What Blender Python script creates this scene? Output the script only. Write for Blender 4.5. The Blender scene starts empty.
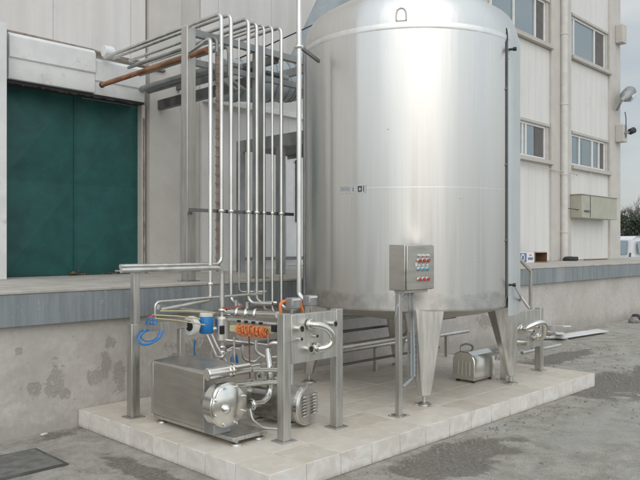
import bpy, math, random
from mathutils import Vector, Matrix
random.seed(7)
R = math.radians
sc = bpy.context.scene
col = sc.collection
# ------------------------------------------------------------------ camera geometry (metres; x along the wall, y into it)
F = Vector((.7145, .6996, 0)); RT = Vector((.6996, -.7145, 0)); EYE = 1.55; FP = 693.0
def at(px, py, Y):
    """point of the plane y = Y seen at that place of the photo"""
    t = (px-320)/FP; Z = Y/(.6996-.7145*t)
    return Vector((Z*(.7145+.6996*t), Y, EYE+(246-py)*Z/FP))
def ax(px, py, X):
    t = (px-320)/FP; Z = X/(.7145+.6996*t)
    return Vector((X, Z*(.6996-.7145*t), EYE+(246-py)*Z/FP))
def gr(px, py, z=0.0):
    Z = (EYE-z)*FP/(py-246); t = (px-320)/FP
    return Vector((Z*(.7145+.6996*t), Z*(.6996-.7145*t), z))

# ------------------------------------------------------------------ materials
class NT:
    def __init__(s, name):
        s.m = bpy.data.materials.new(name); s.m.use_nodes = True
        s.t = s.m.node_tree; s.b = s.t.nodes['Principled BSDF']; s.p = None
    def n(s, kind, **kw):
        o = s.t.nodes.new(kind)
        for k, v in kw.items():
            if k in ('operation', 'blend_type', 'data_type', 'noise_dimensions', 'feature', 'attribute_name', 'clamp', 'use_clamp', 'distance'): setattr(o, k, v)
        return o
    def put(s, sock, v):
        if hasattr(v, 'is_output'): s.t.links.new(v, sock)
        else: sock.default_value = v
    def math(s, op, a, b=0.0, clamp=False):
        o = s.n('ShaderNodeMath', operation=op, use_clamp=clamp); s.put(o.inputs[0], a); s.put(o.inputs[1], b); return o.outputs[0]
    def pos(s, sx=1, sy=1, sz=1):
        if s.p is None: s.p = s.n('ShaderNodeNewGeometry').outputs['Position']
        if (sx, sy, sz) == (1, 1, 1): return s.p
        o = s.n('ShaderNodeVectorMath', operation='MULTIPLY'); s.t.links.new(s.p, o.inputs[0]); o.inputs[1].default_value = (sx, sy, sz); return o.outputs[0]
    def xyz(s):
        o = s.n('ShaderNodeSeparateXYZ'); s.t.links.new(s.pos(), o.inputs[0]); return o.outputs
    def noise(s, scale, detail=4, rough=.55, dist=0, vec=None):
        o = s.n('ShaderNodeTexNoise'); o.inputs['Scale'].default_value = scale; o.inputs['Detail'].default_value = detail
        o.inputs['Roughness'].default_value = rough; o.inputs['Distortion'].default_value = dist
        s.t.links.new(vec if vec else s.pos(), o.inputs['Vector']); return o.outputs[0]
    def ramp(s, v, lo, hi, a=0.0, b=1.0):
        o = s.n('ShaderNodeMapRange'); o.interpolation_type = 'SMOOTHSTEP'; s.put(o.inputs[0], v)
        o.inputs[1].default_value = lo; o.inputs[2].default_value = hi; o.inputs[3].default_value = a; o.inputs[4].default_value = b; return o.outputs[0]
    def mix(s, f, a, b, mode='MIX'):
        o = s.n('ShaderNodeMix', data_type='RGBA', blend_type=mode); s.put(o.inputs[0], f)
        s.put(o.inputs[6], a if hasattr(a, 'is_output') else (*a, 1)); s.put(o.inputs[7], b if hasattr(b, 'is_output') else (*b, 1)); return o.outputs[2]
    def bump(s, h, strength=.3, dist=.01):
        o = s.n('ShaderNodeBump'); o.inputs['Strength'].default_value = strength; o.inputs['Distance'].default_value = dist
        s.t.links.new(h, o.inputs['Height']); s.t.links.new(o.outputs[0], s.b.inputs['Normal'])
    def set(s, **kw):
        for k, v in kw.items():
            sock = s.b.inputs[k.replace('_', ' ')]
            if hasattr(v, 'is_output'): s.t.links.new(v, sock)
            elif isinstance(v, tuple) and len(v) == 3: sock.default_value = (*v, 1)
            else: sock.default_value = v
        return s.m
    def blob(s, u, v, cu, cv, ru, rv, nz, amp=.6):
        a = s.math('DIVIDE', s.math('SUBTRACT', u, cu), ru); b = s.math('DIVIDE', s.math('SUBTRACT', v, cv), rv)
        d = s.math('SQRT', s.math('ADD', s.math('MULTIPLY', a, a), s.math('MULTIPLY', b, b)))
        return s.ramp(s.math('ADD', d, s.math('MULTIPLY', s.math('SUBTRACT', nz, .5), amp*4)), .75, 1.1, 1, 0)

def steel(name, c, rough, streak=(30, 30, 1.5), amt=.12, bump=.02, metallic=1.0):
    k = NT(name); nz = k.noise(1, 5, .6, 0, k.pos(*streak)); n2 = k.noise(3, 3)
    dark = tuple(x*(1-amt*2) for x in c)
    k.set(Base_Color=k.mix(k.ramp(k.math('ADD', k.math('MULTIPLY', nz, .6), k.math('MULTIPLY', n2, .4)), .35, .65), dark, c), Metallic=metallic,
          Roughness=k.ramp(nz, .3, .7, rough*.85, rough*1.2))
    k.bump(nz, .15, bump*.05); return k.m
def paint(name, c, rough=.5, var=.12, scale=6, bump=.1, dirt=None):
    k = NT(name); n1 = k.noise(scale, 6, .6); n2 = k.noise(scale*9, 3)
    base = k.mix(k.ramp(n1, .35, .65), tuple(x*(1-var) for x in c), c)
    if dirt: base = k.mix(k.ramp(k.noise(scale*1.7, 8, .7, .4), .56, .72, 0, .8), base, dirt)
    k.set(Base_Color=base, Roughness=rough); k.bump(n2, bump, .004); return k.m

M = {}
M['steel'] = steel('brushed_steel', (.72, .705, .67), .38)
M['pipe'] = steel('pipe_steel', (.76, .75, .72), .34, (12, 12, 3))
M['polish'] = steel('polished_steel', (.76, .75, .71), .19, (10, 10, 10), .05)
M['frame'] = steel('satin_frame_steel', (.60, .585, .55), .46, (40, 40, 3), .1)
M['darksteel'] = steel('old_grey_steel', (.25, .25, .25), .5, (6, 6, 6), .15)
M['galv'] = steel('galvanised_steel', (.42, .43, .43), .48, (7, 7, 3), .18, metallic=.7)
M['duct'] = paint('grey_duct_wrap', (.33, .38, .41), .45, .2, 4)
M['copper'] = steel('rusty_copper', (.40, .19, .10), .6, (8, 8, 30), .3, metallic=.15)
M['brownpipe'] = paint('brown_conduit', (.30, .24, .20), .6, .4, 14)
M['white'] = paint('white_paint', (.74, .745, .74), .5, .08)
M['whitedirty'] = paint('white_sheet', (.73, .735, .73), .6, .12, 3, .5, (.50, .48, .43))
M['greylabel'] = paint('grey_label', (.50, .51, .51), .4, .2, 40)
M['blue'] = paint('blue_plastic', (.02, .20, .52), .35, .1)
M['navy'] = paint('navy_print', (.16, .19, .34), .5, .1)
M['lblue'] = paint('light_blue_button', (.14, .36, .48), .35, .1)
M['red'] = paint('red_plastic', (.46, .06, .05), .35, .1)
M['orange'] = paint('orange_tube', (.72, .22, .07), .35, .1)
M['yellow'] = paint('yellow_tube', (.50, .46, .27), .45, .1)
M['black'] = paint('black_plastic', (.018, .018, .02), .4, .1)
M['rubber'] = paint('dark_rubber', (.03, .03, .03), .7, .1)
M['greyplastic'] = paint('grey_plastic', (.34, .37, .39), .4, .1)
M['olive'] = paint('olive_cabinet', (.43, .425, .35), .5, .1, 3, .1, (.33, .32, .26))
M['card'] = paint('cardboard', (.25, .14, .08), .8, .15)
M['beige'] = paint('beige_column_paint', (.55, .525, .485), .7, .08, 3, .3, (.49, .46, .42))
M['cladding_shade'] = paint('dark_opening', (.03, .035, .04), .5, .1)
M['trim'] = paint('sill_trim', (.50, .475, .435), .6, .1)
M['downpipe'] = paint('downpipe_paint', (.62, .605, .57), .5, .1)
M['foliage'] = paint('shrub_leaves', (.075, .095, .06), .7, .4, 2)
M['twig'] = paint('bare_twigs', (.16, .14, .13), .8, .2, 2)
M['stone'] = paint('loose_stones', (.27, .26, .24), .9, .3, 20)
M['tyre'] = M['rubber']

def m_tank():
    k = NT('tank_brushed_steel'); x, y, z = k.xyz()
    st = k.noise(1, 4, .6, 0, k.pos(9, 9, .12)); fine = k.noise(1, 3, .6, 0, k.pos(60, 60, .8)); cloud = k.noise(1.6, 4, .5)
    v = k.math('ADD', k.math('MULTIPLY', st, .55), k.math('MULTIPLY', fine, .45))
    base = k.mix(k.ramp(v, .3, .7), (.80, .79, .765), (.88, .875, .855))
    drip = k.ramp(k.noise(1, 6, .7, 0, k.pos(16, 16, .5)), .60, .74, 0, .35); base = k.mix(drip, base, (.68, .665, .64))
    base = k.mix(k.ramp(k.noise(55, 3, .8), .72, .80, 0, .4), base, (.6, .58, .56))
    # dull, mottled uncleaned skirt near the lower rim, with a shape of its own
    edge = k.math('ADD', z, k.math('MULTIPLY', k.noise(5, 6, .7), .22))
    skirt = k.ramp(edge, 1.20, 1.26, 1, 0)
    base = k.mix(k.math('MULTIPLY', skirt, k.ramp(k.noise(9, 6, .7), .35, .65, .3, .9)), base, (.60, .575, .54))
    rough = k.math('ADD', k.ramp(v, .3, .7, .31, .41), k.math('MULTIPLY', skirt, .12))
    k.set(Base_Color=base, Metallic=1.0, Roughness=rough)
    tn = k.n('ShaderNodeCombineXYZ'); tn.inputs[2].default_value = 1.0; k.t.links.new(tn.outputs[0], k.b.inputs['Tangent'])
    k.b.inputs['Anisotropic'].default_value = .9
    k.bump(k.math('ADD', cloud, k.math('MULTIPLY', st, .55)), .16, .02); return k.m
M['tank'] = m_tank()
M['sidesheet'] = steel('pale_side_sheet', (.66, .685, .685), .48, (9, 9, .3), .06, metallic=.7)
M['rimsteel'] = steel('ground_weld_steel', (.86, .855, .84), .42, (14, 14, 14), .06)

def m_plaster():
    k = NT('stained_plaster'); x, y, z = k.xyz()
    nz = k.noise(7, 8, .65); big = k.noise(1.3, 6, .6, .4)
    c = k.mix(k.ramp(big, .32, .68), (.44, .41, .38), (.545, .515, .485))
    c = k.mix(k.ramp(k.noise(22, 5, .7), .4, .62, 0, .35), c, (.38, .35, .32))
    streak = k.noise(1, 5, .6, 0, k.pos(9, 9, .8))
    c = k.mix(k.ramp(streak, .52, .72, 0, .45), c, (.41, .38, .35))
    # damp foot of the wall
    foot = k.ramp(k.math('ADD', z, k.math('MULTIPLY', nz, .5)), .28, .50, 1, 0)
    c = k.mix(k.math('MULTIPLY', foot, .55), c, (.30, .28, .25))
    pn = k.noise(9, 6, .7, .3)
    tot = None
    for cu, cv, ru, rv in [(2.42, .36, .06, .07), (2.60, .40, .08, .13), (2.68, .30, .05, .05), (2.95, .40, .08, .07), (3.06, .48, .05, .12), (3.20, .40, .06, .14), (3.10, .68, .05, .05), (2.3, .7, .03, .03), (3.95, .42, .3, .2), (4.3, .62, .25, .2), (9.5, .4, .3, .1)]:
        b = k.blob(x, z, cu, cv, ru, rv, pn, .9)
        tot = b if tot is None else k.math('MAXIMUM', tot, b)
    halo = k.math('MULTIPLY', k.math('MAXIMUM', k.blob(x, z, 2.55, .38, .4, .3, pn, .6), k.blob(x, z, 3.1, .45, .4, .4, pn, .6)), k.ramp(k.noise(5, 5, .6), .3, .6))
    c = k.mix(k.math('MULTIPLY', halo, .35), c, (.34, .315, .28))
    tot = k.math('MULTIPLY', tot, k.ramp(k.noise(34, 5, .65), .36, .50))
    spots = k.ramp(k.noise(11, 5, .6, .5), .665, .69)
    tot = k.math('MAXIMUM', tot, k.math('MULTIPLY', spots, .8))
    c = k.mix(k.math('MULTIPLY', tot, .6), c, (.27, .25, .21))
    k.set(Base_Color=c, Roughness=.9)
    k.bump(k.math('SUBTRACT', k.math('MULTIPLY', k.noise(40, 5, .7), .4), tot), .5, .008); return k.m
M['plaster'] = m_plaster()

def m_band():
    k = NT('blue_grey_dock_edge'); x, y, z = k.xyz()
    st = k.noise(1, 6, .7, 0, k.pos(14, 14, 1.0)); big = k.noise(1, 3, .6, 0, k.pos(1.6, 1.6, .3))
    c = k.mix(k.ramp(st, .35, .65), (.18, .205, .22), (.255, .28, .29))
    c = k.mix(k.ramp(big, .50, .66, 0, .55), c, (.36, .375, .37))
    c = k.mix(k.ramp(k.noise(30, 4, .6), .62, .7, 0, .5), c, (.40, .39, .36))
    k.set(Base_Color=c, Roughness=.65); k.bump(st, .2, .004); return k.m
M['band'] = m_band()
def m_deck():
    k = NT('dock_concrete'); c = k.mix(k.ramp(k.noise(4, 7, .65), .3, .7), (.36, .34, .30), (.50, .47, .43))
    k.set(Base_Color=c, Roughness=.85); k.bump(k.noise(30, 4), .25, .005); return k.m
M['deck'] = m_deck()

def m_clad(name, pitch, c, c2, groove=.012, off=0.0):
    k = NT(name); x, y, z = k.xyz()
    f = k.math('FRACT', k.math('DIVIDE', k.math('ADD', x, off), pitch))
    line = k.ramp(k.math('ABSOLUTE', k.math('SUBTRACT', f, .5)), .5-groove/pitch, .5, 0, 1)
    n = k.noise(1, 6, .6, 0, k.pos(5, 5, .5))
    base = k.mix(k.ramp(n, .35, .7), c, c2)
    base = k.mix(k.ramp(k.noise(2.5, 7, .7), .55, .75, 0, .35), base, tuple(v*.8 for v in c))
    base = k.mix(k.math('MULTIPLY', line, .22), base, tuple(v*.45 for v in c))
    k.set(Base_Color=base, Roughness=.6); k.bump(k.math('MULTIPLY', line, -1), .6, .01); return k.m
M['wallpanel'] = m_clad('cream_wall_panels', 1.02, (.61, .585, .565), (.68, .66, .64), .012, .45)
M['ribclad'] = m_clad('white_ribbed_cladding', .34, (.655, .64, .62), (.70, .685, .665), .004, 0)
M['upperclad'] = m_clad('grey_white_facade', 1.02, (.56, .54, .52), (.63, .61, .59), .012)

def m_door():
    k = NT('green_door'); x, y, z = k.xyz()
    n = k.noise(3, 7, .65, .3)
    c = k.mix(k.ramp(n, .3, .7), (.009, .066, .062), (.015, .105, .098))
    c = k.mix(k.ramp(k.noise(18, 5, .7), .62, .72, 0, .5), c, (.05, .17, .155))
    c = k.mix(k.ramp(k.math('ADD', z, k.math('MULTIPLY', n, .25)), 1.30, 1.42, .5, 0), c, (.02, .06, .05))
    k.set(Base_Color=c, Roughness=.5); k.bump(n, .25, .02); return k.m
M['door'] = m_door()

def m_ground():
    k = NT('worn_concrete_yard'); x, y, z = k.xyz()
    big = k.noise(.9, 8, .62, .6); mid = k.noise(4.5, 8, .7, .3); fine = k.noise(38, 6, .75)
    grain = k.noise(120, 4, .75); agg = k.n('ShaderNodeTexVoronoi'); agg.inputs['Scale'].default_value = 75; k.t.links.new(k.pos(), agg.inputs['Vector']); agc = k.ramp(agg.outputs[0], .15, .55, 1, 0)
    c = k.mix(k.ramp(mid, .36, .64), (.35, .325, .28), (.50, .475, .42))
    c = k.mix(k.ramp(big, .52, .66, 0, .7), c, (.50, .495, .465))
    c = k.mix(k.ramp(k.noise(1.7, 8, .7, .8), .56, .68, 0, .5), c, (.27, .255, .225))
    c = k.mix(k.ramp(fine, .55, .72, 0, .5), c, (.22, .215, .20))
    c = k.mix(k.ramp(grain, .62, .74, 0, .6), c, (.56, .55, .51))
    c = k.mix(k.ramp(grain, .30, .42, .55, 0), c, (.17, .165, .15))
    c = k.mix(k.math('MULTIPLY', agc, k.ramp(k.noise(6, 6, .7), .45, .6, .1, .5)), c, (.22, .21, .19))
    pn = k.noise(2.6, 9, .72, .5); tot = None
    for cu, cv, ru, rv in [(7.9, 3.05, 1.1, .48), (9.2, 4.35, 1.5, .22), (4.3, 2.82, .8, .30), (3.2, 2.95, .35, .12), (8.4, 5.3, 1.2, .2), (2.55, 4.1, .10, .9), (9.6, 3.1, 1.5, .28), (5.4, 5.5, 3.0, .2)]:
        b = k.blob(x, y, cu, cv, ru, rv, pn, .8)
        tot = b if tot is None else k.math('MAXIMUM', tot, b)
    wet = k.mix(k.ramp(fine, .38, .6), (.115, .10, .08), (.25, .23, .195))
    c = k.mix(k.math('MULTIPLY', tot, .82), c, wet)
    pale = k.blob(x, y, 5.9, 2.35, .8, .35, pn, 1.0)
    c = k.mix(k.math('MULTIPLY', pale, .5), c, (.44, .43, .40))
    # cracks
    vo = k.n('ShaderNodeTexVoronoi', feature='DISTANCE_TO_EDGE'); vo.inputs['Scale'].default_value = .8
    w = k.n('ShaderNodeVectorMath', operation='ADD'); k.t.links.new(k.pos(), w.inputs[0])
    nn = k.n('ShaderNodeTexNoise'); nn.inputs['Scale'].default_value = 3; nn.inputs['Detail'].default_value = 6; k.t.links.new(k.pos(), nn.inputs['Vector'])
    k.t.links.new(nn.outputs[1], w.inputs[1]); k.t.links.new(w.outputs[0], vo.inputs['Vector'])
    crack = k.ramp(vo.outputs[0], 0, .007, 1, 0)
    c = k.mix(k.math('MULTIPLY', crack, .35), c, (.10, .095, .085))
    k.set(Base_Color=c, Roughness=.88)
    k.bump(k.math('ADD', k.math('ADD', k.math('MULTIPLY', fine, .6), k.math('MULTIPLY', mid, .9)), k.math('ADD', k.math('MULTIPLY', grain, .5), k.math('MULTIPLY', agc, -.3))), .9, .02); return k.m
M['ground'] = m_ground()

def m_tile():
    k = NT('cream_tiles'); a = k.n('ShaderNodeAttribute', attribute_name='tint'); tv = a.outputs['Fac']
    n = k.noise(9, 7, .65, .6); n2 = k.noise(2.3, 6, .7, .3)
    c = k.mix(tv, (.54, .475, .39), (.64, .58, .50))
    c = k.mix(k.ramp(n, .42, .66, 0, .55), c, (.68, .655, .61))
    c = k.mix(k.ramp(n2, .48, .68, 0, .45), c, (.52, .48, .42))
    c = k.mix(k.ramp(k.noise(45, 5, .7), .6, .7, 0, .3), c, (.45, .42, .37))
    k.set(Base_Color=c, Roughness=k.ramp(n2, .3, .7, .38, .6)); k.bump(n, .1, .004); return k.m
M['tile'] = m_tile()
def m_tileside():
    k = NT('smeared_edge_tiles'); a = k.n('ShaderNodeAttribute', attribute_name='tint'); tv = a.outputs['Fac']
    n = k.noise(7, 8, .7, .8); x, y, z = k.xyz()
    c = k.mix(tv, (.60, .545, .485), (.67, .62, .56))
    c = k.mix(k.ramp(n, .36, .66, 0, .8), c, (.76, .755, .74))
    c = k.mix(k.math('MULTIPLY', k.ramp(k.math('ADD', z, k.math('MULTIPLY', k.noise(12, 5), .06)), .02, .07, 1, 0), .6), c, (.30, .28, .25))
    k.set(Base_Color=c, Roughness=.6); k.bump(n, .2, .004); return k.m
M['tileside'] = m_tileside()
M['grout'] = paint('grout', (.68, .66, .61), .85, .25, 8)
def m_glass():
    k = NT('window_glass'); k.set(Base_Color=(.30, .35, .37), Roughness=.08, Metallic=.75); k.bump(k.noise(.7, 2), .08, .03); return k.m
M['glass'] = m_glass()
M['curtain'] = paint('brown_blind', (.13, .12, .115), .6, .2)
M['panelsteel'] = steel('panel_steel', (.56, .54, .50), .36, (3, 3, 30), .08)
M['lamp_off'] = paint('pale_lamp', (.62, .62, .62), .25, .05)
M['cover'] = paint('yard_cover_slab', (.19, .185, .17), .9, .35, 9, .8, (.33, .32, .30))
M['vanpaint'] = paint('van_paint', (.74, .75, .77), .25, .03)

# ------------------------------------------------------------------ mesh builder
def basis(d):
    d = d.normalized(); up = Vector((0, 0, 1)) if abs(d.z) < .95 else Vector((1, 0, 0))
    u = d.cross(up).normalized(); return u, d.cross(u).normalized()
def V(p): return Vector(p)
def fillet(pts, r, n=6):
    pts = [V(p) for p in pts]; out = [pts[0]]
    for i in range(1, len(pts)-1):
        a, b, c = pts[i-1], pts[i], pts[i+1]; d1 = (a-b); d2 = (c-b); l = min(d1.length, d2.length)*.49
        ang = d1.angle(d2); 
        if ang > 3.1: continue
        tl = min(r/math.tan(ang/2), l); p, q = b+d1.normalized()*tl, b+d2.normalized()*tl
        rr = tl*math.tan(ang/2); cen = b+(d1.normalized()+d2.normalized()).normalized()*(rr/math.sin(ang/2))
        va, vb = p-cen, q-cen; tot = va.angle(vb)
        for k in range(n+1):
            t = k/n; s = math.sin(tot)
            out.append(cen+(va*math.sin((1-t)*tot)+vb*math.sin(t*tot))/s)
    out.append(pts[-1]); return out
ORG = {}
class MB:
    def __init__(s): s.v = []; s.f = []; s.tint = []
    def face(s, idx, t=0): s.f.append(idx); s.tint.append(t)
    def add(s, vs, fs, t=0):
        b = len(s.v); s.v += [V(x) for x in vs]
        for f in fs: s.face([b+i for i in f], t)
        return s
    def box(s, a, b, t=0):
        x0, x1 = sorted((a[0], b[0])); y0, y1 = sorted((a[1], b[1])); z0, z1 = sorted((a[2], b[2]))
        return s.add([(x0,y0,z0),(x1,y0,z0),(x1,y1,z0),(x0,y1,z0),(x0,y0,z1),(x1,y0,z1),(x1,y1,z1),(x0,y1,z1)],
                     [(3,2,1,0),(4,5,6,7),(0,1,5,4),(1,2,6,5),(2,3,7,6),(3,0,4,7)], t)
    def obox(s, c, size, rz=0, rx=0, ry=0):
        m = Matrix.Translation(V(c)) @ Matrix.Rotation(rz, 4, 'Z') @ Matrix.Rotation(ry, 4, 'Y') @ Matrix.Rotation(rx, 4, 'X')
        h = [q/2 for q in size]
        vs = [m @ Vector((i*h[0], j*h[1], k*h[2])) for k in (-1, 1) for i, j in ((-1,-1),(1,-1),(1,1),(-1,1))]
        return s.add(vs, [(3,2,1,0),(4,5,6,7),(0,1,5,4),(1,2,6,5),(2,3,7,6),(3,0,4,7)])
    def tube(s, pts, r, n=12, cap=True):
        pts = [V(p) for p in pts]; b = len(s.v); m = len(pts); u = None
        rs = r if isinstance(r, (list, tuple)) else [r]*m
        for i, p in enumerate(pts):
            d = (pts[min(i+1, m-1)]-pts[max(i-1, 0)]).normalized()
            if u is None: u, w = basis(d)
            else:
                u = (u-d*u.dot(d)).normalized(); w = d.cross(u).normalized()
            for k in range(n):
                a = 2*math.pi*k/n; s.v.append(p+(u*math.cos(a)+w*math.sin(a))*rs[i])
        for i in range(m-1):
            for k in range(n):
                k2 = (k+1) % n; s.face([b+i*n+k, b+i*n+k2, b+(i+1)*n+k2, b+(i+1)*n+k])
        if cap:
            s.face([b+k for k in range(n)][::-1]); s.face([b+(m-1)*n+k for k in range(n)])
        return s
    def bar(s, p0, p1, w, h):
        """rectangular bar between two points: w across (horizontal), h upright"""
        p0, p1 = V(p0), V(p1); d = (p1-p0).normalized()
        if abs(d.z) > .95: u = Vector((1,0,0)); q = Vector((0,1,0))
        else: u = d.cross(Vector((0,0,1))).normalized(); q = u.cross(d).normalized()
        vs = [p+u*i*w/2+q*j*h/2 for p in (p0, p1) for i, j in ((-1,-1),(1,-1),(1,1),(-1,1))]
        return s.add(vs, [(3,2,1,0),(4,5,6,7),(0,1,5,4),(1,2,6,5),(2,3,7,6),(3,0,4,7)])
    def lathe(s, prof, o, axis=(0,0,1), n=48, a0=0, a1=360, open_=False):
        o = V(o); d = V(axis).normalized()
        if abs(d.z) > .95: u, w = Vector((1,0,0)), Vector((0,1,0))
        else: u = d.cross(Vector((0,0,1))).normalized(); w = Vector((0,0,1))
        full = abs(a1-a0) >= 360; cnt = n if full else n+1; b = len(s.v)
        for (r, h) in prof:
            for k in range(cnt):
                a = R(a0+(a1-a0)*k/n); s.v.append(o+d*h+(u*math.cos(a)+w*math.sin(a))*max(r, 1e-4))
        for i in range(len(prof)-1):
            for k in range(n):
                k2 = (k+1) % cnt if full else k+1
                s.face([b+i*cnt+k, b+i*cnt+k2, b+(i+1)*cnt+k2, b+(i+1)*cnt+k])
        return s
    def prism(s, poly, d):
        """poly: 3-D points of one cap; d: extrusion vector"""
        n = len(poly); d = V(d); vs = [V(p) for p in poly]+[V(p)+d for p in poly]
        return s.add(vs, [tuple(range(n))[::-1], tuple(range(n, 2*n))]+[(i, (i+1) % n, n+(i+1) % n, n+i) for i in range(n)])
    def build(s, name, mat, parent=None, bevel=0, sharp=38, tint=False, seg=2):
        me = bpy.data.meshes.new(name)
        if parent is not None: o = ORG[parent.name]
        else:
            xs = [p.x for p in s.v]; ys = [p.y for p in s.v]; zs = [p.z for p in s.v]
            o = Vector(((min(xs)+max(xs))/2, (min(ys)+max(ys))/2, min(zs)))
        me.from_pydata([tuple(p-o) for p in s.v], [], s.f); me.update()
        if tint:
            at_ = me.attributes.new('tint', 'FLOAT', 'FACE')
            for i, t in enumerate(s.tint): at_.data[i].value = t
        me.materials.append(M[mat] if isinstance(mat, str) else mat)
        for p in me.polygons: p.use_smooth = True
        import bmesh
        bm = bmesh.new(); bm.from_mesh(me); bmesh.ops.recalc_face_normals(bm, faces=bm.faces); bm.to_mesh(me); bm.free()
        me.set_sharp_from_angle(angle=R(sharp))
        ob = bpy.data.objects.new(name, me); col.objects.link(ob)
        if parent is not None: ob.parent = parent
        else: ob.location = o
        ORG[ob.name] = o
        if bevel:
            b = ob.modifiers.new('bevel', 'BEVEL'); b.width = bevel; b.segments = seg; b.limit_method = 'ANGLE'; b.angle_limit = R(40); b.harden_normals = False
        return ob
def tag(o, label=None, cat=None, group=None, kind=None):
    if label: o['label'] = label
    if cat: o['category'] = cat
    if group: o['group'] = group
    if kind: o['kind'] = kind
    return o
def thing(name, label, cat, loc, group=None):
    o = bpy.data.objects.new(name, None); col.objects.link(o); o.location = loc; o.empty_display_size = .1
    ORG[o.name] = V(loc); return tag(o, label, cat, group)
def pipe(name, label, cat, pts, r, mat='pipe', bend=.06, group=None, clamps=(), n=12):
    o = MB().tube(fillet(pts, bend), r, n).build(name, mat); tag(o, label, cat, group)
    for c, d in clamps: MB().lathe([(0,-.013),(r*1.55,-.013),(r*1.75,-.004),(r*1.75,.004),(r*1.55,.013),(0,.013)], c, d, 16).build('clamp', 'polish', o)
    return o
def disc(mb, o, axis, r, h, n=24): return mb.lathe([(0,0),(r,0),(r,h),(0,h)], o, axis, n)

# ------------------------------------------------------------------ ground
g = MB(); g.add([(-300,-300,0),(500,-300,0),(500,600,0),(-300,600,0)], [(0,1,2,3)])
tag(g.build('ground', 'ground'), kind='structure')
rng = random.Random(3); st = MB()
for i in range(900):
    if i < 420: x, y = rng.gauss(8.2, 1.0), rng.gauss(3.0, .35)
    elif i < 620: x, y = rng.gauss(9.3, 1.2), rng.gauss(4.6, .5)
    elif i < 760: x, y = rng.gauss(4.8, .8), 3.1-abs(rng.gauss(0, .12))
    else: x, y = rng.uniform(2.0, 11), rng.uniform(.8, 5.5)
    if 2.75 < x < 7.65 and y > 3.13: continue
    if y > 5.6: continue
    s_ = rng.choice((.004, .006, .008, .010, .014)); a = rng.random()*6
    m_ = [Vector((x, y, s_*.2))+Vector((math.cos(a+q*1.047)*s_*rng.uniform(.7, 1.3), math.sin(a+q*1.047)*s_*rng.uniform(.7, 1.3), 0)) for q in range(6)]
    tp = [Vector((x, y, 0))+(p-Vector((x, y, 0)))*.55+Vector((0, 0, s_*.8)) for p in m_]
    bt = [p-Vector((0, 0, s_*.6)) for p in m_]
    st.add(bt+m_+tp, [(12,13,14,15,16,17)]+[(q, (q+1) % 6, 6+(q+1) % 6, 6+q) for q in range(6)]+[(6+q, 6+(q+1) % 6, 12+(q+1) % 6, 12+q) for q in range(6)])
tag(st.build('gravel', 'stone'), 'small grey stones and grit scattered over the yard', 'gravel', kind='stuff')
# cover slab, bottom left
c = thing('drain_cover', 'dark rectangular drain cover set in the yard at bottom left', 'drain cover', (1.85, 4.95, 0))
MB().box((1.42,4.70,.002),(2.26,5.24,.012)).build('rim', 'darksteel', c)
MB().box((1.45,4.73,.008),(2.235,5.21,.0155)).build('slab', 'cover', c, .004)
MB().box((1.50,4.80,.0155),(1.95,5.12,.0185)).build('lift_plate', 'cover', c, .002)
# ------------------------------------------------------------------ dock
dk = thing('loading_dock', 'long concrete loading dock with blue-grey painted edge and stained plaster wall', 'loading dock', (12, 6.6, 0))
MB().box((-6,5.65,-.1),(25,5.95,.90)).build('wall', 'plaster', dk)
MB().box((-6,5.58,.905),(25,5.98,1.165)).build('edge_band', 'band', dk, .006)
MB().box((-6,5.572,1.165),(25,8.6,1.192)).build('deck', 'deck', dk, .006)
# ------------------------------------------------------------------ tiled platform
TZ = .15; PX0, PX1, PY0, PY1 = 2.80, 7.58, 3.18, 5.645
pf = thing('tiled_platform', 'low raised platform of cream tiles carrying the tank', 'platform', (5.2, 4.4, 0))
MB().box((PX0+.006,PY0+.006,-.05),(PX1-.006,PY1,TZ-.004)).build('core', 'grout', pf)
tp = MB(); sd = MB(); T = .325; gp = .0035; rr = random.Random(5)
nx = math.ceil((PX1-PX0)/T); ny = math.ceil((PY1-PY0)/T)
for i in range(nx):
    for j in range(ny):
        x0, x1 = PX0+i*T, min(PX0+(i+1)*T, PX1); y0, y1 = PY0+j*T, min(PY0+(j+1)*T, PY1); dz = rr.uniform(-.0008, .0008)
        tp.box((x0+(gp if i else .009),y0+(gp if j else .009),TZ-.008),(x1-gp,y1-gp,TZ+dz), rr.random())
for i in range(nx):
    x0, x1 = PX0+i*T, min(PX0+(i+1)*T, PX1); sd.box((x0+gp,PY0-rr.uniform(0,.0015),.004),(x1-gp,PY0+.008,TZ-.001), rr.random())
for j in range(ny):
    y0, y1 = PY0+j*T, min(PY0+(j+1)*T, PY1)
    sd.box((PX0-rr.uniform(0,.0015),y0+(gp if j else .01),.004),(PX0+.008,y1-gp,TZ-.001), rr.random())
    sd.box((PX1-.008,y0+(gp if j else .01),.004),(PX1,y1-gp,TZ-.001), rr.random())
tp.build('top_tiles', 'tile', pf, .0015, tint=True, seg=1); sd.build('edge_tiles', 'tileside', pf, .0015, tint=True, seg=1)

# ------------------------------------------------------------------ building
BY = 8.0; DZ = 1.192
bd = thing('factory_building', 'pale two storey factory building with beige columns behind the loading dock', 'building', (10, 9, 0))
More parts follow.
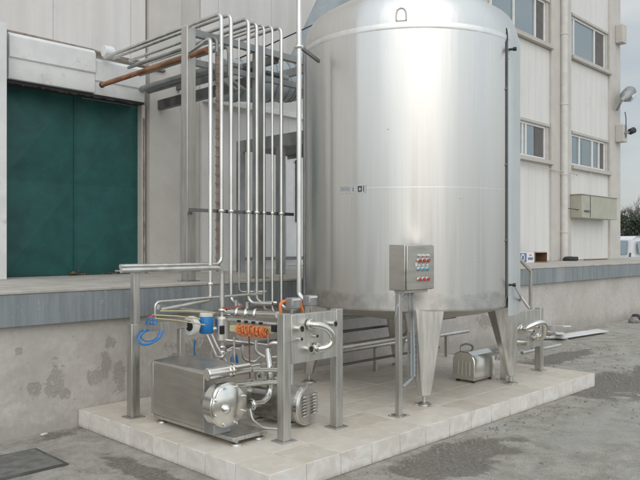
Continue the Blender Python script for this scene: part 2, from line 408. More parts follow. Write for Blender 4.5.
# left facade (door bay and cladding bays)
MB().box((-6,BY-.06,DZ),(2.95,BY+.5,12)).build('wall', 'wallpanel', bd)
MB().box((2.95,BY-.06,3.95),(4.86,BY+.5,12)).build('wall', 'wallpanel', bd)
MB().box((2.95,BY+.12,3.2),(4.86,BY+.45,3.95)).build('wall', 'wallpanel', bd)
p0 = at(149,200,BY-.1).x; p1 = at(179,200,BY-.1).x
MB().box((p0,BY-.12,DZ),(p1,BY+.4,12)).build('column', 'beige', bd, .008)
MB().box((p1+.01,BY-.02,DZ),(p1+.08,BY+.1,12)).build('corner_trim', 'white', bd, .004)
MB().box((p1+.08,BY+.06,DZ),(p1+.46,BY+.5,12)).build('column', 'beige', bd, .008)
MB().box((p1+.46,BY+.02,DZ),(9.6,BY+.5,3.60)).build('lower_cladding', 'ribclad', bd)
MB().box((p1+.46,BY+.04,3.60),(9.6,BY+.5,12)).build('upper_cladding', 'upperclad', bd)
MB().box((p1+.46,BY-.05,3.58),(9.5,BY+.03,3.66)).build('ledge', 'white', bd, .006)
# white flush panel with dark slot between cladding columns
q = at(286,150,BY).x; MB().box((q,BY-.005,DZ+.05),(q+.6,BY+.03,2.86)).build('cladding_panel', 'white', bd, .004)
a = at(296,160,BY-.02); b_ = at(299,222,BY-.02); MB().box((a.x,BY-.03,b_.z),(b_.x+.03,BY-.003,a.z)).build('slot', 'cladding_shade', bd)
MB().bar((at(238,261,BY-.1).x,BY-.1,1.36),(at(302,261,BY-.1).x,BY-.1,1.36),.05,.05).build('low_rail', 'darksteel', bd)
# door
dr = MB(); x0, x1 = at(7,200,BY).x-.05, 4.80
w = (x1-x0)/2
for i in range(2):
    a0 = x0+i*w+.006; a1 = x0+(i+1)*w-.006
    # two leaf sheets with shallow pyramid pressing
    for z0, z1 in ((DZ+.01, 2.30), (2.30, 3.40)):
        cx, cz = (a0+a1)/2, (z0+z1)/2
        dr.add([(a0,BY+.03,z0),(a1,BY+.03,z0),(a1,BY+.03,z1),(a0,BY+.03,z1),(cx,BY-.002,cz)], [(0,1,4),(1,2,4),(2,3,4),(3,0,4)])
do = dr.build('door', 'door', bd, sharp=5)
MB().box((x0,BY+.035,DZ),(x1,BY+.1,3.4)).build('door_backing', 'door', do)
cx = x0+w; MB().box((cx-.012,BY+.016,DZ+.02),(cx+.012,BY+.032,3.38)).build('hinge_strip', 'door', do)
MB().box((x1,BY-.07,DZ),(x1+.05,BY+.08,3.38)).build('door_frame', 'beige', bd, .004)
rr = random.Random(9); zs_ = [DZ+.02+k*.1 for k in range(21)]; ws_ = [rr.uniform(.006,.024) for _ in zs_]
MB().prism([(x1+.02-w_*.3,BY-.071,z) for z, w_ in zip(zs_, ws_)]+[(x1+.02+w_,BY-.071,z) for z, w_ in list(zip(zs_, ws_))[::-1]], (0,-.006,0)).build('rust_streak', 'brownpipe', bd)
HY = 7.66
# left reveal: white wall strip
MB().box((2.5,HY-.10,DZ),(at(7,200,HY-.10).x,BY+.1,3.93)).build('door_frame', 'whitedirty', bd, .006)
# shutter box above the door: two lengths of folded white sheet
HY = 7.66
def housing(x0, x1, zb, zt, y):
    prof = [(BY+.05,zt),(y+.04,zt),(y,zt-.04),(y,zt-.27),(y+.02,zt-.285),(y+.02,zb+.03),(y+.03,zb),(BY+.05,zb)]
    return MB().prism([(x0,a,c) for a, c in prof], (x1-x0,0,0))
xm = at(96,60,HY).x
housing(at(9.5,60,HY).x, xm, 3.375, 3.88, HY).build('shutter_box', 'whitedirty', bd, .004)
housing(xm+.006, at(147,60,HY).x, 3.365, 3.80, HY+.03).build('shutter_box', 'whitedirty', bd, .004)
b = MB().tube([(2.9,HY+.10,3.905),(xm+.0,HY+.12,3.90),(xm+.5,HY+.16,3.86),(5.1,HY+.2,3.86)], .022, 8)
b.build('rusty_gutter_shade', 'brownpipe', bd)  # brown tube draws the dark line here: rusty gutter with its shadow built in
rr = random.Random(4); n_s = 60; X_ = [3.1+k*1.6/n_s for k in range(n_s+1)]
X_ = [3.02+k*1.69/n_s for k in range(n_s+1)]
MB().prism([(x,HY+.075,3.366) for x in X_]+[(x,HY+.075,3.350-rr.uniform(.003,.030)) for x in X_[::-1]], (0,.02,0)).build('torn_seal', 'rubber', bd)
MB().box((3.02,HY+.096,3.340),(4.71,BY-.1,3.364)).build('underside_shade', 'rubber', bd)  # added dark sheet standing in for the shade under the shutter box
e = at(108,52,HY-.05); disc(MB(), (e.x-.06,e.y,e.z), (1,0,0), .07, .12, 20).build('duct_stub', 'white', bd, .006)
# right block with windows
RY = 7.6
cols = [(15.65,16.72),(19.12,19.85)]
xc = [9.6]
MB().box((9.5,RY+.14,DZ),(19.8,9.5,12)).build('wall', 'upperclad', bd)
def panel(x0, x1, z0, z1): MB().box((x0,RY+.06,z0),(x1,RY+.14,z1)).build('cladding_panel', 'ribclad', bd)
bays = [(12.6,15.65),(16.72,19.12)]
for x0, x1 in bays:
    panel(x0, x1, DZ+.01, 3.50); panel(x0, x1, 4.45, 6.22); panel(x0, x1, 7.42, 12)
for x0, x1 in cols+[(11.6,12.6)]: MB().box((x0,RY,DZ),(x1,RY+.5,12)).build('column', 'beige', bd, .01)
def window(x0, x1, z0, z1, parts, blind):
    y = RY+.13
    fr = MB(); t = .055
    fr.box((x0,y-.05,z0),(x1,y,z0+t)).box((x0,y-.05,z1-t),(x1,y,z1)).box((x0,y-.05,z0+t),(x0+t,y,z1-t)).box((x1-t,y-.05,z0+t),(x1,y,z1-t))
    for f in parts: xx = x0+(x1-x0)*f; fr.box((xx-t/2,y-.055,z0+t),(xx+t/2,y-.005,z1-t))
    wo = fr.build('window', 'white', bd, .004)
    MB().box((x0+.01,y-.02,z0+.01),(x1-.01,y-.016,z1-.01)).build('pane', 'glass', wo)
    b0, b1 = blind; MB().box((x0+(x1-x0)*b0,y-.03,z0+t),(x0+(x1-x0)*b1,y-.021,z1-t)).build('insect_screen', 'curtain', wo)
    MB().box((x0-.1,RY-.05,z0-.1),(x1+.2,y,z0-.004)).build('sill', 'trim', wo, .006)
    MB().box((x1,RY+.062,z0),(x1+.14,RY+.135,z1)).build('reveal', 'trim', wo)
    MB().box((x0,RY+.03,z1),(x1+.14,RY+.135,z1+.06)).build('lintel', 'trim', wo)
window(13.0, 15.48, 3.58, 4.38, (.30,.56,.62), (.80,.97))
window(13.0, 15.48, 6.33, 7.34, (.40,.80), (.82,.97))
window(16.85, 18.95, 3.58, 4.38, (.24,.62,.82), (.83,.97))
window(16.85, 18.95, 6.33, 7.34, (.08,.68), (.70,.97))
xx = at(564,200,RY-.06).x
b = MB().tube([(xx,RY-.07,DZ),(xx,RY-.07,11.9)], .085, 14); b.build('downpipe', 'downpipe', bd)
b = MB()
for z in (1.9,3.3,5.0,6.7,8.4): b.lathe([(.087,-.03),(.096,-.03),(.096,.03),(.087,.03)], (xx,RY-.07,z), (0,0,1), 16)
b.build('pipe_bracket', 'downpipe', bd)
MB().tube([(13,RY-.03,3.44),(15.6,RY-.03,3.36),(16.7,RY-.16,3.32),(17.0,RY+.0,3.32)], .010, 6).build('wall_cable', 'trim', bd)
# fixtures on the far corner
def fixture_box(px, py0, py1, name, label, depth, mat='beige', dx=.35):
    a = at(px,py0,RY-.02); c = at(px,py1,RY-.02)
    return tag(MB().box((a.x,RY-depth,c.z),(a.x+dx,RY-.002,a.z)).build(name, mat, bevel=.01), label, 'junction box')
fixture_box(616, 25, 43, 'junction_box', 'upper beige junction box high on the far building corner', .20, dx=.3)
fixture_box(616, 125, 142, 'junction_box', 'beige junction box holding the security camera on the building corner', .22, dx=.3)
cb = thing('electrical_cabinet', 'olive electrical cabinet hung low on the facade beside the far corner', 'electrical cabinet', at(598,219,RY-.2))
a = at(580,198,RY-.25); c_ = at(617,219,RY-.25); xb1 = at(617,208,RY-.3).x
MB().box((a.x,RY-.3,at(600,219,RY-.25).z),(xb1,RY-.002,at(600,197,RY-.25).z)).build('enclosure', 'olive', cb, .01)
zz0 = at(600,219,RY-.25).z; zz1 = at(600,197,RY-.25).z; xs = a.x+(xb1-a.x)*.22
MB().box((xs-.012,RY-.305,zz0+.02),(xs+.012,RY-.301,zz1-.02)).build('door_gap', 'rubber', cb)
MB().box((a.x-.02,RY-.32,zz1),(xb1+.03,RY-.002,zz1+.02)).build('rain_cap', 'olive', cb, .004)
MB().box((a.x+.12,RY-.325,zz1-.42),(a.x+.42,RY-.302,zz1-.38)).build('latch_bar', 'darksteel', cb, .003)
MB().tube([(a.x+.2,RY-.34,zz1-.40),(a.x-.25,RY-.05,zz1-.34),(a.x-.4,RY+.03,zz1-.33)], .009, 6).build('cable', 'rubber', cb)
MB().tube([(xs+.7,RY-.02,zz1),(xs+.7,RY-.02,4.3)], .009, 6).build('supply_cable', 'downpipe', cb)
fl = thing('flood_light', 'grey flood lamp on an arm sticking out from the far building corner', 'flood light', at(617,108,RY))
p = at(617,110,RY-.05); q = at(622,100,RY-.3); e = at(632,90,RY-.3)
MB().tube([p, q], .03, 8).build('arm', 'galv', fl)
dv = (e-q); MB().tube([q-dv*.1, q+dv*.12, q+dv*.35, q+dv*.8, q+dv*1.0], [.05,.07,.16,.17,.10], 14).build('lamp_head', 'galv', fl)
MB().tube([q+dv*.42+Vector((0,-.08,-.09)), q+dv*.85+Vector((0,-.08,-.09))], [.10,.09], 10).build('lens', 'lamp_off', fl)
cm = thing('security_camera', 'black security camera on a bracket beside the junction box', 'camera', at(628,135,RY-.2))
p = at(625,133,RY-.25); q = at(629.5,132,RY-.25); e = at(634,130,RY-.3)
MB().tube([p, q], .025, 8).build('bracket', 'galv', cm)
MB().tube([q, q+(e-q)*.15, e-(e-q)*.1, e], [.05,.085,.09,.07], 12).build('camera_body', 'black', cm)
MB().tube([at(626,138,RY-.25), at(626,118,RY-.25), at(625,112,RY-.25)], .012, 6).build('cable', 'rubber', cm)

# ------------------------------------------------------------------ pipe rack on the dock
rk = thing('pipe_rack', 'grey steel pipe rack standing on the dock right of the green door', 'pipe rack', (4.8, 5.9, DZ))
RKY = 5.86; RZ = 3.76
pX = [at(188.5,200,RKY).x, at(259,200,RKY).x]
for x in pX:
    MB().box((x-.053,RKY-.053,DZ+.01),(x+.053,RKY+.053,RZ)).build('post', 'frame' if x == pX[0] else 'galv', rk, .005)
    MB().box((x-.08,RKY-.08,DZ),(x+.08,RKY+.08,DZ+.01)).build('base_plate', 'galv', rk)
MB().bar((pX[0]+.054,RKY,RZ-.04),(pX[1]+.9,RKY,RZ-.04),.06,.07).build('beam', 'galv', rk)
MB().bar((pX[0]+.054,RKY,RZ-.34),(pX[1]+.9,RKY,RZ-.34),.06,.06).build('beam', 'galv', rk)
MB().bar((5.04,RKY+.04,3.40),(5.04,BY-.122,3.40),.07,.12).build('beam', 'darksteel', rk)
MB().bar((pX[1]+.3,RKY+.04,RZ-.07),(pX[1]+.3,BY+.03,RZ-.07),.06,.09).build('beam', 'darksteel', rk)
MB().bar((pX[1]+.85,RKY+.04,RZ-.07),(pX[1]+.85,BY+.03,RZ-.07),.06,.09).build('beam', 'galv', rk)
# mid rail holding the risers
PB = 5.3   # riser plane
zr = at(200,210,PB).z
MB().bar((at(189,210,PB+.05).x,PB+.045,zr),(at(293,210,PB+.05).x,PB+.045,zr),.02,.032).build('mid_rail', 'darksteel', rk)
MB().bar((at(190,210,PB+.05).x,PB+.05,zr),(pX[0],RKY-.054,zr),.02,.03).build('rail_arm', 'darksteel', rk)
# service platform beam behind the risers
sp = thing('service_platform', 'raised grey steel gantry on two posts behind the vertical pipes', 'gantry', (6.2, 6.8, DZ))
X6 = 5.97
MB().box((X6,6.0,2.82),(X6+.035,7.45,2.98)).build('side_beam', 'galv', sp, .004)
MB().box((X6+.95,6.0,2.82),(X6+.985,7.45,2.98)).build('side_beam', 'galv', sp, .004)
b = MB()
for k in range(22): b.box((X6+.036,6.03+k*.065,2.86),(X6+.949,6.07+k*.065,2.90))
b.build('grating', 'darksteel', sp)
for px in (245,278): 
    y = 7.35 if px == 245 else 6.55
    MB().box((X6-.045,y-.045,DZ),(X6+.045,y+.045,2.819)).build('post', 'galv', sp, .004)
MB().box((X6+.9,6.5,DZ),(X6+.99,6.59,2.819)).build('post', 'galv', sp, .004)

# ------------------------------------------------------------------ ventilation duct
dc = thing('ventilation_duct', 'thick grey-blue ventilation duct rising behind the tank from the facade', 'duct', (6.5, 7.3, 3.5))
pth = fillet([at(222,80,7.35), at(300,82,7.1), at(352,-30,6.7)], .35, 7)
MB().tube(pth, .28, 28).build('duct_body', 'duct', dc)
b = MB(); L = len(pth)
for i in list(range(1, L-1, 1)):
    d = (pth[i+1]-pth[i-1]).normalized(); b.lathe([(.278,-.012),(.292,-.012),(.292,.012),(.278,.012)], pth[i], d, 28)
for t in (.2,.45,.7,.9):
    p = pth[0]+(pth[1]-pth[0])*t; b.lathe([(.278,-.014),(.293,-.014),(.293,.014),(.278,.014)], p, (pth[1]-pth[0]), 28)
    p = pth[-2]+(pth[-1]-pth[-2])*t; b.lathe([(.278,-.014),(.293,-.014),(.293,.014),(.278,.014)], p, (pth[-1]-pth[-2]), 28)
b.build('joint_band', 'galv', dc)
pipe('overhead_cable', 'thin dark cable stretched from the pipe rack up toward the tank', 'cable', [at(240,58,6.0), at(283,37,6.0), at(326,19,6.0), at(345,10,6.2)], .008, 'rubber')

# ------------------------------------------------------------------ risers
GRP = 'tall steel pipes rising from the skid to the rack'
zt = 3.775
def riser(px, top, bot, r, extra, label, wallY=7.55, clampz=None):
    x = at(px,100,PB).x; zt_ = at(px,top,PB).z; zb = at(px,bot,PB).z
    pts = [(x,wallY,zt_),(x,PB,zt_),(x,PB,zb)]+extra(x, zb)
    cl = [((x,PB,zr),(0,0,1))]
    return pipe('steel_pipe', label, 'pipe', pts, r, 'pipe', .07, GRP, cl)
# A: short riser, the thicker bright one with the lowest top bend
xa = at(210.5,100,PB-.1).x; ya = PB-.1
pipe('steel_pipe', 'bright riser with the lowest top bend, first from the left', 'pipe',
     [(xa+.12,ya+.5,at(210,39,ya).z),(xa,ya,at(210,38,ya).z),(xa,ya,at(210,300,ya).z),(at(160,309,ya-.05).x,ya-.06,at(160,309,ya).z)], .019, 'pipe', .05, GRP,
     [((xa,ya+.0,1.2),(0,0,1))])
hz = 1.375
xb = at(221.5,100,PB).x
riser(221.5, 13, 264, .019, lambda x, z: [(at(120,266,PB).x,PB,z)], 'riser turning left above the handrail post, second from the left')
riser(231, 14, 300, .019, lambda x, z: [(x,PB-.15,z-.05)], 'riser ending at the red valve handle, third from the left')
riser(248.4, 18, 303, .019, lambda x, z: [(x+.10,PB-.25,z)], 'fourth riser from the left among the tall steel pipes')
riser(256.7, 22, 303, .018, lambda x, z: [(x+.16,PB-.12,z)], 'fifth riser from the left among the tall steel pipes')
riser(264, 24, 310, .012, lambda x, z: [(x,PB-.1,z)], 'thin sixth riser from the left among the tall pipes')
riser(272.3, 25, 312, .013, lambda x, z: [(x,PB-.1,z)], 'thin seventh riser from the left among the tall pipes')
riser(281.3, 27, 308, .019, lambda x, z: [(x+.05,PB-.2,z)], 'last riser on the right of the bent-over tall pipes')
x9 = at(239,100,PB+.12).x
pipe('steel_pipe', 'thin riser set back between the third and fourth pipes', 'pipe', [(x9,PB+.12,at(239,38,PB+.12).z),(x9,PB+.12,at(239,292,PB+.12).z),(x9+.25,PB+.0,at(239,292,PB+.12).z)], .010, 'pipe', .04, GRP)
# extra top runs lying between the bent ones
for i, px in enumerate((226,238,)):
    x = at(px,100,PB+.3).x
    pipe('steel_pipe', ('upper' if i else 'lower')+' level pipe lying on the rack between the bent pipe tops', 'pipe', [(x,7.5,3.70-.06*i),(x,PB+.45,3.70-.06*i),(x,PB+.45,3.3),(x+.25,PB+.45,3.2)], .019, 'galv', .07)
# copper pipe
ce = ax(102,85,4.08); cf = ax(207,50,4.08)
cp = pipe('copper_pipe', 'rusty brown pipe running level out from the white shutter box', 'pipe', [(4.08,ce.y,ce.z),(4.08,cf.y,cf.z)], .028, 'copper')
MB().lathe([(.020,-.004),(.034,-.004),(.034,.02),(.028,.02)], (4.08,ce.y+.004,ce.z), (0,-1,0), 16).build('open_end', 'rubber', cp)
xv = at(218,100,PB+.15).x
cd = MB().tube([(xv,PB+.15,at(218,52,PB+.15).z),(xv,PB+.15,1.3)], .022, 10).build('brown_conduit', 'brownpipe')
tag(cd, 'brown flaking vertical conduit between the first two risers', 'conduit')
b = MB()
for k in range(24): b.lathe([(.02,-.008),(.027,-.008),(.027,.008),(.02,.008)], (xv,PB+.15,1.35+k*.09), (0,0,1), 10)
b.build('ring', 'brownpipe', cd)
for dx, lab in ((0,'left of the two grey pipes entering the wall beneath the rusty pipe'),(.11,'right of the two grey pipes entering the wall beneath the rusty pipe')):
    x = 4.66+dx; z = at(147,90,7.7).z
    pipe('grey_pipe', lab, 'pipe', [(x,7.72,z),(x,PB+.7,z),(x+.8,PB+.7,z)], .04, 'galv', .1)
# tall pipe in front of the tank edge
xt = 299; yt = 4.3
pT = at(xt,100,yt)
pipe('steel_pipe', 'tallest straight pipe running past the left edge of the tank', 'pipe',
     [(pT.x,yt,5.0),(pT.x,yt,1.13),(pT.x+.02,yt-.12,1.04)], .022, 'pipe', .05, None, [((pT.x,yt,at(299,47,yt).z),(0,0,1))])
b = thing('pipe_bracket', 'small steel bracket holding the tallest pipe to the tank', 'bracket', (pT.x+.1,yt,at(299,47,yt).z))
MB().bar((pT.x+.03,yt,at(299,47,yt).z),(pT.x+.45,yt+.2,at(299,47,yt).z),.02,.03).build('arm', 'darksteel', b)
x7 = at(304.5,100,4.6).x
pipe('conduit_pipe', 'dark thin conduit right behind the tallest pipe', 'conduit', [(x7,4.6,at(304,50,4.6).z),(x7,4.6,1.1)], .014, 'darksteel')

# ------------------------------------------------------------------ tank
TC = Vector((5.742, 4.34, 0)); TR = 1.09; A0 = 217.1
def tpt(ang, r, z): return Vector((TC.x+math.cos(R(ang))*r, TC.y+math.sin(R(ang))*r, z))
tk = thing('storage_tank', 'huge upright stainless steel tank with domed top on tapering legs', 'tank', (TC.x, TC.y, TZ))
ZB, ZT = .985, 3.46
MB().lathe([(TR-.03,ZB-.012),(TR-.008,ZB-.006),(TR,ZB+.012),(TR,ZT)], TC, n=192).build('shell', 'tank', tk, sharp=60)
MB().lathe([(0,.80),(.4,.83),(.8,.90),(1.0,.955),(TR-.03,ZB-.012)], TC, n=96).build('bottom', 'frame', tk, sharp=60)
MB().lathe([(TR-.003,ZT-.012),(TR+.001,ZT-.004),(TR+.0035,ZT+.012),(TR+.0035,ZT+.032),(TR+.001,ZT+.048),(TR-.003,ZT+.056)], TC, n=160).build('rim_weld', 'rimsteel', tk, sharp=170)
dome = [(TR,ZT+.044)]
for k in range(1, 13):
    a = R(70*k/12); dome.append((TR-.16*(1-math.cos(a)), ZT+.044+.30*math.sin(a)))
r0, z0 = dome[-1]; 
for k in range(1, 13):
    t = k/12; rk_ = r0*(1-t); dome.append((rk_, 4.13-(4.13-z0)*(rk_/r0)**2))
MB().lathe(dome, TC, n=160).build('dome', 'tank', tk, sharp=60)
MB().lathe([(TR-.001,2.060),(TR+.0016,2.062),(TR+.0016,2.068),(TR-.001,2.070)], TC, n=160).build('weld_seam', 'tank', tk)
# overlapping side sheet with a dark seam on the right
s0, s1 = A0+55.5, A0+112
MB().lathe([(TR-.01,.90),(TR+.012,.90),(TR+.012,ZT+.03),(TR+.004,ZT+.10),(TR-.03,ZT+.15)], TC, n=60, a0=s0, a1=s1).build('side_sheet', 'sidesheet', tk, sharp=60)
se = MB(); pts = [tpt(s0-.6, TR+.008, ZT-.02), tpt(s0-.6, TR+.008, ZB+.10)]
for k in range(1, 7): pts.append(tpt(s0-.6-k*.9, TR+.004-.002*k, ZB+.10-.10*math.sin(R(k*15))))
se.tube(pts, .0045, 6); se.build('seam', 'darksteel', tk)
b = MB()
for z in (1.6,2.3,3.0): disc(b, tpt(s0-.6,TR+.0,z), tpt(s0,1,0)-TC, .012, .014, 10)
b.build('seam_clip', 'darksteel', tk)
# legs
for i in range(4):
    a = A0+7.5+90*i-(5 if i == 1 else 0); n_ = Vector((math.cos(R(a)), math.sin(R(a)), 0)); w_ = Vector((-n_.y, n_.x, 0))
    def ring(ro, wd, dp, z):
        pts = [(ro-dp*.32, -wd*.5), (ro+.0, -wd*.24), (ro-.02, wd*.5), (ro-dp*.8, wd*.5), (ro-dp, -wd*.1), (ro-dp*.8, -wd*.5)]
        return [Vector((TC.x,TC.y,z))+n_*p+w_*q for p, q in pts]
    rg = [ring(TR-.002,.34,.33,1.02), ring(TR-.002,.325,.31,.93), ring(TR-.01,.11,.10,.235)]
    lm = MB(); k = 6; vs = sum(rg, []); fs = [tuple(range(k)), tuple(range(2*k,3*k))]
    for l in range(2): fs += [(l*k+q, l*k+(q+1) % k, (l+1)*k+(q+1) % k, (l+1)*k+q) for q in range(k)]
    lm.add(vs, fs)
    lg = lm.build('leg', 'steel', tk, .006, sharp=20)
    cf_ = Vector((TC.x,TC.y,0))+n_*(TR-.06)
    ft = MB().lathe([(0,TZ+.13),(.018,TZ+.13),(.018,TZ+.03),(.045,TZ+.022),(.062,TZ+.012),(.064,TZ+.001),(0,TZ+.001)], cf_, n=20)
    for q in range(3):
        an = R(a+120*q+30); ft.obox(cf_+Vector((math.cos(an)*.06,math.sin(an)*.06,TZ+.006)),(.05,.03,.01),an)
    ft.build('foot', 'frame', lg)
# lifting lugs
for a in (A0-3.5, A0+150, A0-100):
    c_ = tpt(a, TR+.008, ZT+.115); t_ = Vector((-math.sin(R(a)), math.cos(R(a)), 0))
    pts = [c_+t_*.043*math.cos(R(q))+Vector((0,0,.055*math.sin(R(q)))) for q in range(0,181,15)]
    pts = [pts[0]-Vector((0,0,.05))]+pts+[pts[-1]-Vector((0,0,.05))]
    lu = MB().tube(pts, .008, 8); lo = lu.build('lifting_lug', 'frame', tk)
    MB().obox(c_-Vector((0,0,.0))-tpt(a,.006,0)+Vector((TC.x,TC.y,0)), (.012,.085,.11), R(a)).build('lug_plate', 'polish', lo, .004)
# small valve and cable loop at the seam top, and at seam bottom
for z, sz in ((3.37, 1), (1.19, .9)):
    sz *= .62; p = tpt(s0+1, TR+.012, z); nd = (tpt(s0+20,1,0)-TC).normalized()
    vm = MB().tube([p, p+nd*.07*sz], .018*sz, 10).tube([p+nd*.06*sz, p+nd*.11*sz], .03*sz, 12)
    vo_ = vm.build('sensor', 'black', tk)
    MB().tube(fillet([p+Vector((0,0,.09)), p-RT*.05+Vector((0,0,.06)), p-RT*.055-Vector((0,0,.05)), p-Vector((0,0,.09))], .04), .006, 6).build('sensor_loop', 'darksteel', vo_)
# manhole and top rail stubs
b = MB().lathe([(.22,3.98),(.22,4.20),(.25,4.20),(.25,4.24),(0,4.27)], tpt(A0+20,.45,0), n=32); b.build('manhole', 'polish', tk)
for a, rr_ in ((A0-35,.60),(A0-22,.58),(A0+28,.66),(A0+44,.72)):
    p = tpt(a,rr_,3.9); MB().tube([p, p+Vector((0,0,.5))], .014, 8).build('top_stanchion', 'pipe', tk)
# nameplate sticker
def on_shell(a0, a1, z0, z1, off, name, mat, par):
    return MB().lathe([(TR-.0,z0),(TR+off,z0),(TR+off,z1),(TR-.0,z1)], TC, n=10, a0=a0, a1=a1).build(name, mat, par)
# angles of pixel 340..366 on the shell
def shell_ang(px):
    t = math.atan((px-320)/FP); b0 = math.atan(.916/7.14); be = t-b0; d = 7.2
    lo, hi = -81, 81
    for _ in range(40):
        m_ = (lo+hi)/2
        if math.atan2(TR*math.sin(R(m_)), d-TR*math.cos(R(m_))) < be: lo = m_
        else: hi = m_
    return A0+(lo+hi)/2
la = [shell_ang(p) for p in (340, 350, 353, 356, 358, 362, 366)]
npz = 2.06
pl = on_shell(la[0], la[6], npz-.035, npz+.035, .003, 'label_plate', 'greylabel', tk)
on_shell(la[0]+.5, la[1], npz-.010, npz+.022, .0042, 'label_print', 'greyplastic', pl)
on_shell(la[2], la[2]+.35, npz-.02, npz+.012, .0042, 'label_print', 'black', pl)
for a0, a1, z0, z1 in ((la[4],la[4]+.5,-.024,.026),(la[5]-.5,la[5],-.024,.026),(la[4]+.5,la[5]-.5,.014,.026),(la[5]+.7,la[5]+1.1,-.024,.026),(la[4]+.5,la[5]-.5,-.024,-.014)):
    on_shell(a0, a1, npz+z0, npz+z1, .0042, 'label_print', 'black', pl)
for px, py in ((388,132),(460,199),(478,261)):
    a = shell_ang(px); z = EYE+(246-py)*6.25/FP; MB().lathe([(0,0),(.008,0),(.006,.004),(0,.005)], tpt(a,TR-.001,z), tpt(a,1,0)-TC, 10).build('rivet', 'frame', tk)

# ------------------------------------------------------------------ control panel
kp = thing('control_panel', 'grey push button control panel on a slim post in front of the tank', 'control panel', gr(399,416,TZ))
bx = gr(399,416,TZ); KY = bx.y-.02
fx0 = at(405,270,KY-.085).x; FY = KY-.085
z1 = EYE+.01; z0 = 1.185
MB().box((fx0,FY,z0),(fx0+.385,FY+.165,z1)).build('enclosure', 'panelsteel', kp, .006)
dd = MB().box((fx0+.006,FY-.018,z0+.006),(fx0+.379,FY-.003,z1-.006)).build('panel_door', 'panelsteel', kp, .005)
rows = [(.255,'lamp_off',.009),(.215,'red',.016),(.145,'lblue',.015),(.06,'red',.015)]
for r_i, (dz, mt, rad) in enumerate(rows):
    for k in range(3):
        cxx = fx0+.165+k*.058; cz = z0+dz+.03
        nm = 'indicator_lamp' if r_i == 0 else 'push_button'
        bo = MB().lathe([(rad+.006,0),(rad+.006,.006),(rad,.008)], (cxx,FY-.018,cz), (0,-1,0), 18).build(nm, 'polish', kp)
        MB().lathe([(rad,.002),(rad,.018),(rad*.8,.022),(0,.023)], (cxx,FY-.018,cz), (0,-1,0), 18).build('cap', mt if not (r_i == 3) else ('red' if k != 1 else 'red'), bo)
for k in range(3):
    cxx = fx0+.165+k*.058
    for dz in (.185+.03+.0, .105+.0):
        MB().box((cxx-.016,FY-.0205,z0+dz-.012),(cxx+.016,FY-.0185,z0+dz-.002)).build('label_tag', 'white', kp)
MB().box((fx0+.11,FY-.03,z0+.20),(fx0+.125,FY-.0185,z0+.23)).build('key_switch', 'white', kp)
b = MB()
for k in range(3): b.box((fx0+.17+k*.045,FY-.0205,z1-.035),(fx0+.195+k*.045,FY-.0185,z1-.027))
b.build('label_tag', 'greyplastic', kp)
MB().box((bx.x-.022,KY+.0,TZ+.008),(bx.x+.022,KY+.044,z0)).build('post', 'frame', kp, .003)
MB().box((bx.x-.065,KY-.045,TZ),(bx.x+.065,KY+.085,TZ+.008)).build('base_plate', 'frame', kp, .002)
b = MB()
for sx in (-1,1):
    for sy in (-1,1): disc(b, (bx.x+sx*.05,KY+.02+sy*.05,TZ+.008), (0,0,1), .007, .008, 8)
b.build('bolt', 'polish', kp)
MB().box((bx.x-.03,FY+.02,z0-.02),(fx0+.34,FY+.13,z0-.001)).build('bottom_bracket', 'frame', kp, .003)
for k, (dx, drop) in enumerate(((.16,.0),(.21,.0))):
    x = fx0+dx; disc(MB(), (x,FY+.08,z0-.05), (0,0,1), .014, .03, 12).build('cable_gland', 'greyplastic', kp)
    q = tpt(A0+1.0+k*1.3, TR+.05, .78)
    MB().tube(fillet([(x,FY+.08,z0-.04),(x,FY+.08,z0-.16),(q.x-.02*k,q.y,.95),(q.x,q.y,.62),(q.x,q.y,.42)], .08), .0085, 8).build('cable', 'greyplastic', kp)
MB().tube(fillet([(fx0+.12,FY+.08,z0-.03),(fx0+.03,FY+.10,z0-.12),(fx0+.03,FY+.12,z0-.22),(fx0+.12,FY+.2,z0-.28)], .06), .009, 8).build('cable', 'greyplastic', kp)
tr = thing('cable_tray', 'narrow galvanised cable tray strapped upright along the front tank leg', 'cable tray', tpt(A0-3, TR+.03, .35))
c0 = tpt(A0+1.6, TR+.012, 0)
for sgn in (-1,1):
    p = c0+RT*.035*sgn; MB().bar((p.x,p.y,.40),(p.x,p.y,.80),.006,.02).build('side_rail', 'galv', tr)
for k in range(9): p, q = c0-RT*.033, c0+RT*.033; MB().tube([(p.x,p.y,.42+k*.045),(q.x,q.y,.42+k*.045)], .003, 6).build('rung', 'galv', tr)
MB().tube(fillet([(c0.x,c0.y,.80),(c0.x,c0.y,.40),(c0.x-.06,c0.y+.05,.33)], .04), .014, 8).build('cable_bundle', 'greyplastic', tr)

